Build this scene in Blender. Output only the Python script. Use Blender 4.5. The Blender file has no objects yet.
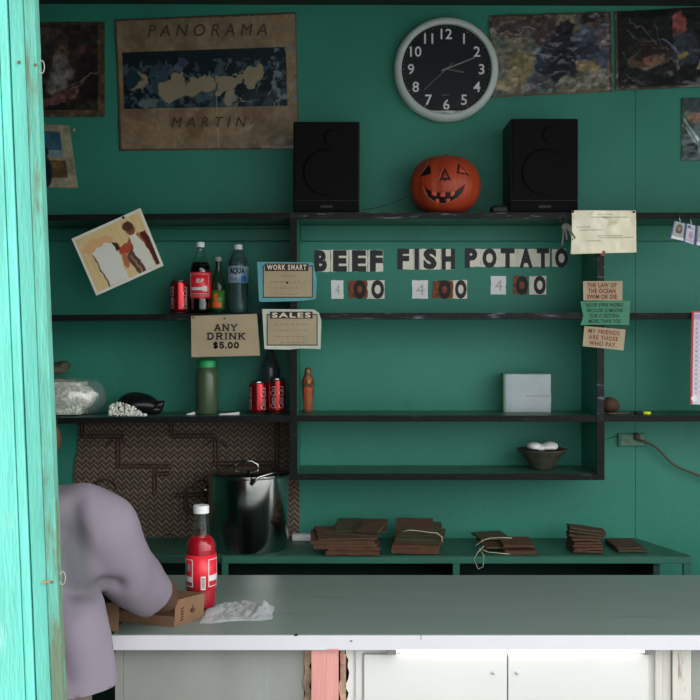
import bpy, bmesh, math, random
import numpy as np
from mathutils import Vector, Matrix, noise as mnoise
random.seed(7)
R = math.radians
PI = math.pi
COL = bpy.context.scene.collection
SC = bpy.context.scene

# ------------------------------------------------------------------ camera
EYE = 1.64
cam = bpy.data.cameras.new('camera'); cam_o = bpy.data.objects.new('camera', cam); COL.objects.link(cam_o)
cam_o.location = (0, 0, EYE); cam_o.rotation_euler = (R(90), 0, 0)
cam.sensor_width = 36; cam.lens = 36 * 1000 / 700; cam.shift_y = -15 / 700; cam.clip_start = .05
SC.camera = cam_o
SC.view_settings.view_transform = 'Standard'; SC.view_settings.look = 'None'
SC.view_settings.exposure = 0.0; SC.view_settings.gamma = 1; SC.view_settings.use_curve_mapping = False
# ------------------------------------------------------------------ daylight: overcast sky, brighter to the right
W = bpy.data.worlds.new('sky'); SC.world = W; W.use_nodes = True
nt = W.node_tree; nt.nodes.clear()
tc = nt.nodes.new('ShaderNodeTexCoord')
dp = nt.nodes.new('ShaderNodeVectorMath'); dp.operation = 'DOT_PRODUCT'; dp.inputs[1].default_value = Vector((.72, -.42, .55)).normalized()
nt.links.new(tc.outputs['Generated'], dp.inputs[0])
rp = nt.nodes.new('ShaderNodeValToRGB'); rp.color_ramp.elements[0].position = .30; rp.color_ramp.elements[0].color = (.26, .27, .275, 1)
rp.color_ramp.elements[1].position = .97; rp.color_ramp.elements[1].color = (1.0, 1.0, 1.0, 1)
e = rp.color_ramp.elements.new(.66); e.color = (.42, .44, .45, 1)
nt.links.new(dp.outputs['Value'], rp.inputs[0])
bg = nt.nodes.new('ShaderNodeBackground'); bg.inputs[1].default_value = 3.75
nt.links.new(rp.outputs[0], bg.inputs[0])
wo = nt.nodes.new('ShaderNodeOutputWorld'); nt.links.new(bg.outputs[0], wo.inputs[0])

# ------------------------------------------------------------------ helpers
def P(px, py, Y): return Vector(((px - 350) * Y / 1000, Y, EYE - (py - 335) * Y / 1000))
def X(px, Y): return (px - 350) * Y / 1000
def Z(py, Y): return EYE - (py - 335) * Y / 1000
def lin(c):
    c = c / 255
    return c / 12.92 if c <= .04045 else ((c + .055) / 1.055) ** 2.4
def A(r, g, b, E=.55):
    c = [lin(v) / E for v in (r, g, b)]; k = max(1, max(c) / .88)
    return tuple(v / k for v in c)
def tag(o, label=None, cat=None, group=None, kind=None):
    if label: o['label'] = label
    if cat: o['category'] = cat
    if group: o['group'] = group
    if kind: o['kind'] = kind
    return o
def empty(name, loc, label, cat, group=None, rz=0):
    o = bpy.data.objects.new(name, None); COL.objects.link(o); o.location = loc; o.rotation_euler = (0, 0, rz)
    o.empty_display_size = .05
    return tag(o, label, cat, group)
MATS = {}
def mat(name, col, rough=.6, metal=0, trans=0, ior=1.45, coat=0, var=0, vscale=8, bump=0, bscale=40, emit=0, spec=.5, alpha=1, wear=None, stretch=(1, 1, 1), attr=None):
    if name in MATS: return MATS[name]
    m = bpy.data.materials.new(name); m.use_nodes = True; t = m.node_tree; b = t.nodes['Principled BSDF']
    b.inputs['Base Color'].default_value = (*col, 1); b.inputs['Roughness'].default_value = rough
    b.inputs['Metallic'].default_value = metal; b.inputs['Transmission Weight'].default_value = trans
    b.inputs['IOR'].default_value = ior; b.inputs['Coat Weight'].default_value = coat
    b.inputs['Specular IOR Level'].default_value = spec; b.inputs['Alpha'].default_value = alpha
    if emit:
        b.inputs['Emission Color'].default_value = (*col, 1); b.inputs['Emission Strength'].default_value = emit
    tcn = t.nodes.new('ShaderNodeTexCoord'); mp = t.nodes.new('ShaderNodeMapping'); mp.inputs['Scale'].default_value = stretch
    t.links.new(tcn.outputs['Object'], mp.inputs[0])
    out = None
    if attr:
        an = t.nodes.new('ShaderNodeAttribute'); an.attribute_name = attr; out = an.outputs['Color']
    if var or wear:
        n = t.nodes.new('ShaderNodeTexNoise'); n.inputs['Scale'].default_value = vscale; n.inputs['Detail'].default_value = 6
        t.links.new(mp.outputs[0], n.inputs[0])
    if var:
        r = t.nodes.new('ShaderNodeMapRange'); r.inputs['From Min'].default_value = .3; r.inputs['From Max'].default_value = .7
        r.inputs['To Min'].default_value = 1 - var; r.inputs['To Max'].default_value = 1 + var
        t.links.new(n.outputs['Fac'], r.inputs[0])
        vm = t.nodes.new('ShaderNodeVectorMath'); vm.operation = 'SCALE'; vm.inputs[0].default_value = col
        if out: t.links.new(out, vm.inputs[0])
        t.links.new(r.outputs[0], vm.inputs['Scale']); out = vm.outputs[0]
    if wear:   # (colour, threshold, softness, scale, stretch)
        wc, th, so, ws, wst = wear[:5]
        mp2 = t.nodes.new('ShaderNodeMapping'); mp2.inputs['Scale'].default_value = wst
        t.links.new(tcn.outputs['Object'], mp2.inputs[0])
        n2 = t.nodes.new('ShaderNodeTexNoise'); n2.inputs['Scale'].default_value = ws; n2.inputs['Detail'].default_value = 9; n2.inputs['Roughness'].default_value = .65
        t.links.new(mp2.outputs[0], n2.inputs[0])
        r2 = t.nodes.new('ShaderNodeMapRange'); r2.inputs['From Min'].default_value = th; r2.inputs['From Max'].default_value = th + so
        if len(wear) > 5:   # heavier wear towards the foot
            sp = t.nodes.new('ShaderNodeSeparateXYZ'); t.links.new(tcn.outputs['Object'], sp.inputs[0])
            mr = t.nodes.new('ShaderNodeMapRange'); mr.inputs['From Min'].default_value = wear[5]; mr.inputs['From Max'].default_value = wear[6]; mr.inputs['To Min'].default_value = wear[7]; mr.inputs['To Max'].default_value = 0
            t.links.new(sp.outputs[2], mr.inputs[0]); ad = t.nodes.new('ShaderNodeMath'); ad.operation = 'ADD'; t.links.new(mr.outputs[0], ad.inputs[0]); t.links.new(n2.outputs['Fac'], ad.inputs[1]); t.links.new(ad.outputs[0], r2.inputs[0])
        else: t.links.new(n2.outputs['Fac'], r2.inputs[0])
        mx = t.nodes.new('ShaderNodeMix'); mx.data_type = 'RGBA'; t.links.new(r2.outputs[0], mx.inputs[0])
        if out: t.links.new(out, mx.inputs[6])
        else: mx.inputs[6].default_value = (*col, 1)
        mx.inputs[7].default_value = (*wc, 1); out = mx.outputs[2]
    if out: t.links.new(out, b.inputs['Base Color'])
    if bump:
        nb = t.nodes.new('ShaderNodeTexNoise'); nb.inputs['Scale'].default_value = bscale; nb.inputs['Detail'].default_value = 5
        t.links.new(mp.outputs[0], nb.inputs[0])
        bp = t.nodes.new('ShaderNodeBump'); bp.inputs['Strength'].default_value = bump; bp.inputs['Distance'].default_value = .01
        t.links.new(nb.outputs['Fac'], bp.inputs['Height']); t.links.new(bp.outputs[0], b.inputs['Normal'])
    MATS[name] = m
    return m
class MB:
    """collects shapes, builds ONE mesh object"""
    def __init__(s): s.bm = bmesh.new()
    def box(s, x0, x1, y0, y1, z0, z1, bev=0):
        vs = [s.bm.verts.new(p) for p in ((x0,y0,z0),(x1,y0,z0),(x1,y1,z0),(x0,y1,z0),(x0,y0,z1),(x1,y0,z1),(x1,y1,z1),(x0,y1,z1))]
        fs = [s.bm.faces.new([vs[i] for i in f]) for f in ((0,3,2,1),(4,5,6,7),(0,1,5,4),(1,2,6,5),(2,3,7,6),(3,0,4,7))]
        if bev:
            es = list({e for f in fs for e in f.edges})
            bmesh.ops.bevel(s.bm, geom=es, offset=bev, segments=2, affect='EDGES', profile=.5)
        return s
    def bar(s, a, b, w, h, up=(0, 0, 1)):
        a = Vector(a); b = Vector(b); d = (b - a).normalized(); up = Vector(up)
        sx = d.cross(up)
        if sx.length < 1e-4: sx = d.cross(Vector((0, 1, 0)))
        sx.normalize(); uy = sx.cross(d).normalized()
        v = []
        for p in (a, b):
            for i, j in ((-1,-1),(1,-1),(1,1),(-1,1)): v.append(s.bm.verts.new(p + sx*i*w/2 + uy*j*h/2))
        for f in ((0,1,2,3),(7,6,5,4),(0,4,5,1),(1,5,6,2),(2,6,7,3),(3,7,4,0)): s.bm.faces.new([v[i] for i in f])
        return s
    def prism(s, pts, y0, y1):
        """polygon in XZ extruded in Y"""
        a = [s.bm.verts.new((p[0], y0, p[1])) for p in pts]; b = [s.bm.verts.new((p[0], y1, p[1])) for p in pts]
        n = len(pts); s.bm.faces.new(a); s.bm.faces.new(b[::-1])
        for i in range(n): s.bm.faces.new((a[i], b[i], b[(i+1) % n], a[(i+1) % n]))
        return s
    def hexa(s, bot, top):
        v = [s.bm.verts.new(p) for p in list(bot) + list(top)]
        for f in ((0,3,2,1),(4,5,6,7),(0,1,5,4),(1,2,6,5),(2,3,7,6),(3,0,4,7)): s.bm.faces.new([v[i] for i in f])
        return s
    def lathe(s, prof, c=(0,0,0), seg=32, sx=1, sy=1, rib=None):
        c = Vector(c); rings = []
        for k, (r, z) in enumerate(prof):
            if r < 1e-6: rings.append([s.bm.verts.new(c + Vector((0, 0, z)))]); continue
            ring = []
            for i in range(seg):
                t = 2*PI*i/seg; rr = r * (rib(t, z) if rib else 1)
                ring.append(s.bm.verts.new(c + Vector((rr*math.cos(t)*sx, rr*math.sin(t)*sy, z))))
            rings.append(ring)
        for a, b in zip(rings, rings[1:]):
            if len(a) == 1 and len(b) == 1: continue
            for i in range(seg):
                j = (i+1) % seg
                if len(a) == 1: s.bm.faces.new((a[0], b[j], b[i]))
                elif len(b) == 1: s.bm.faces.new((a[i], a[j], b[0]))
                else: s.bm.faces.new((a[i], a[j], b[j], b[i]))
        return s
    def tube(s, pts, r, seg=8, cap=True):
        pts = [Vector(p) for p in pts]; n = len(pts)
        rs = r if isinstance(r, (list, tuple)) else [r]*n
        pr = None; rings = []
        for i, p in enumerate(pts):
            d = (pts[min(i+1, n-1)] - pts[max(i-1, 0)]).normalized()
            if pr is None:
                u = d.cross(Vector((0, 0, 1)))
                if u.length < .1: u = d.cross(Vector((0, 1, 0)))
            else: u = pr - d * pr.dot(d)
            u.normalize(); pr = u; w = d.cross(u)
            rings.append([s.bm.verts.new(p + (u*math.cos(2*PI*k/seg) + w*math.sin(2*PI*k/seg))*rs[i]) for k in range(seg)])
        for a, b in zip(rings, rings[1:]):
            for k in range(seg): s.bm.faces.new((a[k], b[k], b[(k+1)%seg], a[(k+1)%seg]))
        if cap: s.bm.faces.new(rings[0][::-1]); s.bm.faces.new(rings[-1])
        return s
    def ball(s, c, rx, ry=None, rz=None, rot=None, u=16, v=10, jit=0):
        ry = rx if ry is None else ry; rz = rx if rz is None else rz
        m = Matrix.Translation(Vector(c)) @ (rot.to_4x4() if rot else Matrix()) @ Matrix.Diagonal((rx, ry, rz, 1))
        bm = s.bm; rows = []
        for a in range(v+1):
            ph = PI*a/v
            if a in (0, v): rows.append([bm.verts.new(m @ Vector((0, 0, math.cos(ph))))])
            else: rows.append([bm.verts.new(m @ Vector((math.sin(ph)*math.cos(2*PI*k/u), math.sin(ph)*math.sin(2*PI*k/u), math.cos(ph)))) for k in range(u)])
        for p, q in zip(rows, rows[1:]):
            for k in range(u):
                l = (k+1) % u
                if len(p) == 1: bm.faces.new((p[0], q[k], q[l]))
                elif len(q) == 1: bm.faces.new((p[k], q[0], p[l]))
                else: bm.faces.new((p[k], q[k], q[l], p[l]))
        if jit:
            for w in (x for row in rows for x in row):
                q = mnoise.noise_vector(w.co * 18 + Vector((c[0]*9, 3, c[2]*7))); w.co += q * jit
        return s
    def limb(s, pts, rs, seg=20):
        """tapered chain with ball ends; rs = radius or (rx, ry, roughly x/y radii)"""
        for (p, q, a, b) in zip(pts, pts[1:], rs, rs[1:]):
            p = Vector(p); q = Vector(q); n = 8
            for k in range(n+1):
                t = k/n; c = p.lerp(q, t)
                if isinstance(a, tuple): r = tuple(a[i]*(1-t)+b[i]*t for i in range(3))
                else: r = (a*(1-t)+b*t,)*3
                s.ball(c, r[0], r[1], r[2], u=seg, v=12)
        return s
    def build(s, name, m, parent=None, smooth=False, mods=None, loc=None):
        bmesh.ops.recalc_face_normals(s.bm, faces=s.bm.faces)
        me = bpy.data.meshes.new(name); s.bm.to_mesh(me); s.bm.free()
        me.materials.append(m)
        if smooth: me.shade_smooth()
        o = bpy.data.objects.new(name, me); COL.objects.link(o)
        if smooth == 'auto':
            me.shade_smooth()
            me.set_sharp_from_angle(angle=R(35))
        if mods:
            for (ty, kw) in mods:
                md = o.modifiers.new(ty, ty)
                for k, v in kw.items(): setattr(md, k, v)
        if parent is not None:
            o.parent = parent
            o.matrix_parent_inverse = world_of(parent).inverted()
        return o
def world_of(o):
    m = Matrix.LocRotScale(o.location, o.rotation_euler, o.scale)
    if o.parent: m = world_of(o.parent) @ o.matrix_parent_inverse @ m
    return m
def bake(o):
    """apply modifiers into the mesh"""
    dg = bpy.context.evaluated_depsgraph_get(); dg.update()
    me = bpy.data.meshes.new_from_object(o.evaluated_get(dg)); o.modifiers.clear(); o.data = me
    return o
def struct(o): o['kind'] = 'structure'; return o

def text_verts(body, size, bold=0, shear=0, align='CENTER', ext=.0004, space=1, sx=1, linesp=1.0):
    cu = bpy.data.curves.new('txt', 'FONT'); cu.body = body; cu.size = size; cu.offset = bold; cu.shear = shear
    cu.align_x = align; cu.align_y = 'CENTER'; cu.extrude = ext; cu.space_character = space; cu.resolution_u = 3; cu.space_line = linesp
    o = bpy.data.objects.new('txt', cu)
    me = bpy.data.meshes.new_from_object(o)
    bpy.data.objects.remove(o); bpy.data.curves.remove(cu)
    for v in me.vertices: v.co.x *= sx
    return me
def fit(me, w=None, h=None):
    xs = [v.co.x for v in me.vertices]; ys = [v.co.y for v in me.vertices]
    cx = (min(xs)+max(xs))/2; cy = (min(ys)+max(ys))/2
    fx = w/(max(xs)-min(xs)) if w else 1; fy = h/(max(ys)-min(ys)) if h else 1
    if w and not h: fy = fx
    if h and not w: fx = fy
    for v in me.vertices: v.co.x = (v.co.x-cx)*fx; v.co.y = (v.co.y-cy)*fy
    return me
def text(name, body, c, w, h, m, parent, rot=0, bold=0, shear=0, space=1, linesp=1.0):
    """lettering facing the camera side (-Y), centred at c, fitted to w x h"""
    me = fit(text_verts(body, .1, bold, shear, space=space, linesp=linesp), w, h)
    cr, sr = math.cos(rot), math.sin(rot)
    for v in me.vertices:
        x, y, z = v.co; v.co = (c[0] + x*cr - y*sr, c[1] - z, c[2] + x*sr + y*cr)
    me.name = name; me.materials.clear(); me.materials.append(m)
    o = bpy.data.objects.new(name, me); COL.objects.link(o); o.parent = parent
    o.matrix_parent_inverse = world_of(parent).inverted(); return o
def wrap_text(name, body, c, r, ang, z, w, h, m, parent, vert=False, shear=0, bold=0):
    """lettering bent round a vertical cylinder; ang measured from -Y towards +X"""
    me = fit(text_verts(body, .1, bold, shear), w, h)
    for v in me.vertices:
        x, y, q = v.co
        if vert: x, y = -y, x
        t = ang + x / r; rr = r + .0004 + q
        v.co = (c[0] + rr*math.sin(t), c[1] - rr*math.cos(t), z + y)
    me.name = name; me.materials.clear(); me.materials.append(m)
    o = bpy.data.objects.new(name, me); COL.objects.link(o); o.parent = parent
    o.matrix_parent_inverse = world_of(parent).inverted(); return o

# ---- pictures printed on paper: colours per vertex on a fine grid
class Paint:
    def __init__(s, x0, y0, x1, y1, base, E=.55, res=.6):
        s.E = E; s.nx = max(8, int((x1-x0)/res)); s.ny = max(8, int((y1-y0)/res))
        s.x = np.linspace(x0, x1, s.nx)[None, :].repeat(s.ny, 0); s.y = np.linspace(y0, y1, s.ny)[:, None].repeat(s.nx, 1)
        s.ox, s.oy = s.x, s.y; s.c = np.zeros((s.ny, s.nx, 3)); s.c[:] = base; s.b = (x0, y0, x1, y1)
        s.rs = np.random.RandomState(int(abs(x0*7+y0*13)) % 9999)
    def warp(s, a, sc):
        fx = s.field(sc); fy = s.field(sc*.8); gx = s.field(sc*.35); gy = s.field(sc*.35)
        s.x = s.ox+(fx-.5)*2*a+(gx-.5)*a; s.y = s.oy+(fy-.5)*2*a+(gy-.5)*a; return s
    def unwarp(s): s.x, s.y = s.ox, s.oy; return s
    def mix(s, m, col): m = np.clip(m, 0, 1)[..., None]; s.c = s.c*(1-m) + np.array(col)*m
    def ell(s, cx, cy, rx, ry, col, rot=0, soft=.25, a=1):
        c, q = math.cos(R(rot)), math.sin(R(rot)); dx = s.x-cx; dy = s.y-cy
        d = np.sqrt(((dx*c+dy*q)/rx)**2 + ((-dx*q+dy*c)/ry)**2); s.mix(np.clip((1+soft/2-d)/soft, 0, 1)*a, col); return s
    def poly(s, pts, col, a=1):
        ins = np.zeros(s.x.shape, bool); n = len(pts)
        for i in range(n):
            (xa, ya), (xb, yb) = pts[i], pts[(i+1) % n]
            if ya == yb: continue
            ins ^= ((ya > s.y) != (yb > s.y)) & (s.x < (xb-xa)*(s.y-ya)/(yb-ya)+xa)
        s.mix(ins*float(a), col); return s
    def rect(s, x0, y0, x1, y1, col, a=1): return s.poly([(x0,y0),(x1,y0),(x1,y1),(x0,y1)], col, a)
    def line(s, x0, y0, x1, y1, w, col, a=1):
        dx, dy = x1-x0, y1-y0; L = max(1e-6, dx*dx+dy*dy); t = np.clip(((s.x-x0)*dx+(s.y-y0)*dy)/L, 0, 1)
        d = np.hypot(s.x-x0-t*dx, s.y-y0-t*dy); s.mix(np.clip((w/2+.35-d)/.7, 0, 1)*a, col); return s
    def field(s, sc):
        """smooth noise field of feature size sc px"""
        x0, y0, x1, y1 = s.b; gx = int((x1-x0)/sc)+3; gy = int((y1-y0)/sc)+3; g = s.rs.rand(gy, gx)
        fx = (s.ox-x0)/sc; fy = (s.oy-y0)/sc; ix = fx.astype(int); iy = fy.astype(int); tx = fx-ix; ty = fy-iy
        tx = tx*tx*(3-2*tx); ty = ty*ty*(3-2*ty)
        return (g[iy, ix]*(1-tx)+g[iy, ix+1]*tx)*(1-ty)+(g[iy+1, ix]*(1-tx)+g[iy+1, ix+1]*tx)*ty
    def noise(s, amp, sc, region=None):
        f = (s.field(sc)-.5)*2*amp; f2 = (s.field(sc/2.3)-.5)*amp; m = 1+f+f2
        if region is not None:
            x0, y0, x1, y1 = region; k = (s.x > x0) & (s.x < x1) & (s.y > y0) & (s.y < y1); m = np.where(k, m, 1)
        s.c = s.c*m[..., None]; return s
    def blotch(s, sc, th, col, region, a=1):
        x0, y0, x1, y1 = region; k = (s.x > x0) & (s.x < x1) & (s.y > y0) & (s.y < y1)
        f = s.field(sc)*.65+s.field(sc/2.2)*.35; s.mix(np.clip((f-th)/.08, 0, 1)*k*a, col); return s
    def mesh(s, name, Y, m, parent=None, crumple=0, cs=8, thick=.0008, corners=None, curl=None):
        """corners: four (px,py) for TL,TR,BR,BL, default the painted rectangle"""
        x0, y0, x1, y1 = s.b; u = (s.ox-x0)/(x1-x0); v = (s.oy-y0)/(y1-y0)
        cr = corners or [(x0,y0),(x1,y0),(x1,y1),(x0,y1)]
        W4 = [(1-u)*(1-v), u*(1-v), u*v, (1-u)*v]
        px = sum(w*c[0] for w, c in zip(W4, cr)); py = sum(w*c[1] for w, c in zip(W4, cr))
        yy = np.full(px.shape, Y)
        if crumple: yy = yy - crumple*(s.field(cs)*.6+s.field(cs/2)*.3+s.field(cs/4)*.15)
        if curl is not None: yy = yy - curl(u, v)
        wx = (px-350)*Y/1000; wz = EYE-(py-335)*Y/1000
        co = np.stack([wx, yy, wz], -1).reshape(-1, 3); n = s.nx*s.ny
        lin_ = np.clip(s.c, 0, 255)/255; lin_ = np.where(lin_ <= .04045, lin_/12.92, ((lin_+.055)/1.055)**2.4)/s.E
        lin_ = (lin_/np.maximum(1, lin_.max(-1, keepdims=True)/.88)).reshape(-1, 3)
        idx = np.arange(n).reshape(s.ny, s.nx)
        f = np.stack([idx[:-1, :-1], idx[1:, :-1], idx[1:, 1:], idx[:-1, 1:]], -1).reshape(-1, 4)
        back = co.copy(); back[:, 1] += thick; co2 = np.vstack([co, back])
        rim = []
        lp = list(idx[0, :]) + list(idx[1:, -1]) + list(idx[-1, -2::-1]) + list(idx[-2:0:-1, 0])
        for a, b in zip(lp, lp[1:]+lp[:1]): rim.append((a, b, b+n, a+n))
        faces = f.tolist() + [(a+n, d+n, c+n, b+n) for a, b, c, d in f.tolist()] + [tuple(int(q) for q in r) for r in rim]
        me = bpy.data.meshes.new(name); me.from_pydata(co2.tolist(), [], faces); me.update()
        ca = me.color_attributes.new('print', 'FLOAT_COLOR', 'POINT')
        full = np.ones((2*n, 4)); full[:n, :3] = lin_; full[n:, :3] = lin_.mean(0)
        ca.data.foreach_set('color', full.reshape(-1)); me.materials.append(m); me.shade_smooth()
        o = bpy.data.objects.new(name, me); COL.objects.link(o)
        if parent is not None: o.parent = parent; o.matrix_parent_inverse = world_of(parent).inverted()
        return o

# ------------------------------------------------------------------ materials
TEAL = A(32, 99, 83)
M_wall = mat('teal wall paint', TEAL, .55, var=.10, vscale=3.5, bump=.12, bscale=60, wear=(A(26, 78, 66), .66, .1, 3, (1, 1, 1)))
M_teal = mat('teal shelf paint', A(27, 88, 73), .5, var=.12, vscale=6, bump=.1, bscale=50)
M_tealtop = mat('worn green shelf top', A(44, 78, 62), .4, var=.25, vscale=14, bump=.1, wear=(A(66, 66, 50), .58, .1, 14, (1, 1, 1)))
M_edge = mat('weathered black shelf edge', (.012, .013, .013), .6, var=.4, spec=.3, vscale=30, bump=.3, bscale=80, wear=(A(88, 92, 98), .56, .10, 22, (.5, 1, 3)))
M_edgedk = mat('black shelf edge', (.005, .007, .0065), .6, spec=.25, bump=.3, bscale=80, wear=(A(34, 50, 46), .6, .1, 22, (.5, 1, 3)))
M_black = mat('black plastic', (.006, .006, .006), .5)
M_blackcloth = mat('black grille', (.005, .0055, .005), .9, spec=.2)
M_blackp = mat('black paint', (.012, .012, .014), .6)
M_ink = mat('dark ink', A(40, 36, 34), .7)
M_cream = mat('cream card', A(205, 188, 160), .75, var=.08, vscale=30)
M_white = mat('white plastic', (.80, .80, .80), .35)
M_print = mat('printed paper', (1, 1, 1), .6, attr='print')
M_gloss = mat('printed paper in plastic film', (1, 1, 1), .30, attr='print', coat=.3)
M_steel = mat('brushed steel', (.48, .49, .47), .15, metal=1, var=.08, vscale=20, stretch=(.3, .3, 6))
M_chrome = mat('metal', (.6, .6, .6), .3, metal=1)
M_glass = mat('clear glass', (.95, .98, .97), .03, trans=1, ior=1.3)
M_kraft = mat('kraft card', A(128, 97, 72, 1.0), .8, var=.12, vscale=25, bump=.1)
M_counter = mat('grey laminate', A(122, 137, 130, .88), .34, var=.06, vscale=4, stretch=(.4, 3, 1), bump=.02, bscale=120, wear=(A(96, 108, 104, .88), .62, .12, 5, (.5, 3, 1)))
M_cedge = mat('white laminate edge', (.70, .69, .74), .4, var=.03)
M_skin = mat('dark brown skin', (.085, .042, .028), .5, bump=.05, var=.1, vscale=12)

# ------------------------------------------------------------------ the room
WY = 3.5
def wall_slabs():
    m = MB()
    m.box(-2.4, .9985, WY, WY+.05, 0, 3.0); m.box(1.0, 3.0, WY, WY+.05, 0, 3.0); m.box(-2.4, 3.0, WY+.05, WY+.1, 0, 3.0)
    return m
struct(wall_slabs().build('wall_back', M_wall))
struct(MB().box(-2.45, -2.4, 1.66, 3.6, 0, 3.0).build('wall_left', M_wall))
struct(MB().box(3.0, 3.05, 2.75, 3.6, 0, 3.0).box(3.0, 3.05, 1.66, 2.75, 2.1, 3.0).build('wall_right', M_wall))   # doorway to daylight on the right
M_floor = mat('grey concrete', (.18, .18, .17), .8, var=.15, vscale=5, bump=.2)
struct(MB().box(-2.5, 3.1, 1.5, 3.6, -.1, 0).build('floor', M_floor))
M_ceil = mat('dark ceiling boards', (.30, .31, .30), .8, var=.15)
struct(MB().box(-2.5, 3.1, 1.5, 3.6, 3.0, 3.06).build('ceiling', M_ceil))
struct(MB().box(-2.4, 3.0, 1.62, 1.70, 2.62, 3.0).build('unseen_lintel', M_wall))          # unseen lintel over the serving opening, height set for the light inside
struct(MB().box(-2.45, -.66, 1.62, 1.68, 0, 2.62).build('wall_front', M_wall))
struct(MB().box(-5, 8, -6, 1.5, -.12, -.02).build('ground_outside', mat('pale ground', (.50, .50, .48), .9, var=.15, vscale=1.2)))
M_beam = mat('dark beam', (.02, .024, .022), .7, var=.3, vscale=8)
b_ = MB(); b_.hexa([(-2.4, 3.40, 2.803), (3.0, 3.40, 2.785), (3.0, 3.5, 2.785), (-2.4, 3.5, 2.803)], [(-2.4, 3.40, 3), (3.0, 3.40, 3), (3.0, 3.5, 3), (-2.4, 3.5, 3)])
struct(b_.build('trim_2', M_beam))
struct(MB().box(3.1, 8, 1.5, 6, -.12, -.02).build('ground_side', MATS['pale ground']))

# ------------------------------------------------------------------ shutter post in the foreground at the left
M_post = mat('pale teal weathered paint', A(112, 206, 190, .9), .5, var=.14, vscale=5, stretch=(8, 8, 1), bump=.35, bscale=30, wear=(A(150, 214, 200, .9), .60, .12, 7, (5, 5, .9)))
M_post2 = mat('worn teal paint on bare wood', A(100, 178, 160, .9), .6, var=.16, vscale=6, stretch=(8, 8, 1), bump=.5, bscale=30, wear=(A(104, 124, 100, .9), .54, .10, 5, (5, 5, .8), 1.15, 1.60, .15))
PY = 1.70
post = empty('wooden_post', (X(30, PY), PY, 0), 'pale teal weathered wooden door frame boards standing at the left edge', 'door frame')
def slant(mb, xa, xb, y0, y1, z0=0.0, z1=2.62):
    """board whose edges run through photo column xa..xb at the top, leaning to the right downwards"""
    s = .0405
    def xx(c, z): return X(c + s * (335 + (EYE - z) * 1000 / PY), PY)
    mb.hexa([(xx(xa, z0), y0, z0), (xx(xb, z0), y0, z0), (xx(xb, z0), y1, z0), (xx(xa, z0), y1, z0)],
            [(xx(xa, z1), y0, z1), (xx(xb, z1), y0, z1), (xx(xb, z1), y1, z1), (xx(xa, z1), y1, z1)])
    return mb
slant(MB(), -95, 1.6, PY-.028, PY+.03).build('board', M_post, post, mods=[('BEVEL', dict(width=.002, segments=2))])
slant(MB(), 2.2, 10.6, PY-.024, PY+.03).build('board', M_post, post, mods=[('BEVEL', dict(width=.002, segments=2))])
slant(MB(), 12.2, 26.6, PY-.020, PY).build('board', mat('dull teal weathered paint', A(100, 186, 170, .9), .55, var=.14, vscale=5, stretch=(8, 8, 1), bump=.35, bscale=30, wear=(A(128, 140, 118, 1.0), .62, .1, 6, (5, 5, .9), 1.1, 1.5, .09)), post, mods=[('BEVEL', dict(width=.0015, segments=2))])
slant(MB(), 27.1, 38.0, PY-.022, PY).build('board', M_post2, post, mods=[('BEVEL', dict(width=.0015, segments=2))])
slant(MB(), -95, 30, PY+.031, PY+.05).build('backing_board', M_post2, post)
def ringwire(px, py):
    c = P(px, py, PY-.03); m = MB()
    m.tube([c + Vector((.007*math.cos(a)*.7, 0, .011*math.sin(a))) for a in np.linspace(-2.6, 2.6, 16)], .0008, 6)
    return m
ringwire(41.5, 67).build('wire_loop', mat('pale wire', (.35, .38, .32), .6), post)
ringwire(62.5, 578).build('wire_loop', MATS['pale wire'], post)
M_rust = mat('rusty nail', (.22, .12, .07), .8)
for px, py in ((35.5, 65), (52, 582), (19, 62)):
    MB().ball(P(px, py, PY-.022), .0028, .002, .0028).build('nail', M_rust, post, True)
# orange rag of old paint strip around the post foot
MB().bar(P(42, 583, PY-.0235), P(49, 581, PY-.0235), .003, .003).build('strap', mat('orange tape', (.55, .25, .08), .7), post)

# ------------------------------------------------------------------ wall shelves
SY = 3.28
UL0, UL1, UR0, UR1 = X(290, SY), X(297, SY), X(597, SY), X(604, SY)
T1, T2, T3, T4 = Z(212.5, SY), Z(312.8, SY), Z(415.6, SY), Z(474, SY)
TH = .019
def shelf_z(T, x):   # the left bay sags towards the left
    return T - (max(0, UL0 - x)) * .009 if x < UL0 else T
shelf = empty('wall_shelf', (.3, WY, T4), 'teal open wall shelving with black front edges on the back wall', 'shelf')
for T in (T1, T2, T3):
    zl = shelf_z(T, -1.5)
    MB().hexa([(-1.5, SY+.006, zl-TH), (UL0, SY+.006, T-TH), (UL0, WY, T-TH), (-1.5, WY, zl-TH)], [(-1.5, SY+.006, zl), (UL0, SY+.006, T), (UL0, WY, T), (-1.5, WY, zl)]).build('shelf_board', M_tealtop, shelf)
    MB().box(UL1, UR0, SY+.006, WY, T-TH, T).build('shelf_board', M_tealtop, shelf)
    MB().box(UR1, 1.5, SY+.006, WY, T-TH, T).build('shelf_board', M_tealtop, shelf)
    MB().hexa([(-1.5, SY, zl-TH-.001), (UL0, SY, T-TH-.001), (UL0, SY+.006, T-TH-.001), (-1.5, SY+.006, zl-TH-.001)], [(-1.5, SY, zl), (UL0, SY, T), (UL0, SY+.006, T), (-1.5, SY+.006, zl)]).build('edge_strip', M_edgedk, shelf)
    MB().box(UL0, UR1, SY-.001, SY+.006, T-TH-.001, T).build('edge_strip', M_edge if T != T3 else M_edgedk, shelf)
    MB().box(UR1, 1.5, SY, SY+.006, T-TH-.001, T).build('edge_strip', M_edgedk, shelf)
MB().box(UL1, UR0, SY+.006, WY, T4-TH, T4).build('shelf_board', M_tealtop, shelf)
MB().box(UL0, UR1, SY-.001, SY+.006, T4-TH-.001, T4).build('edge_strip', M_edgedk, shelf)
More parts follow.
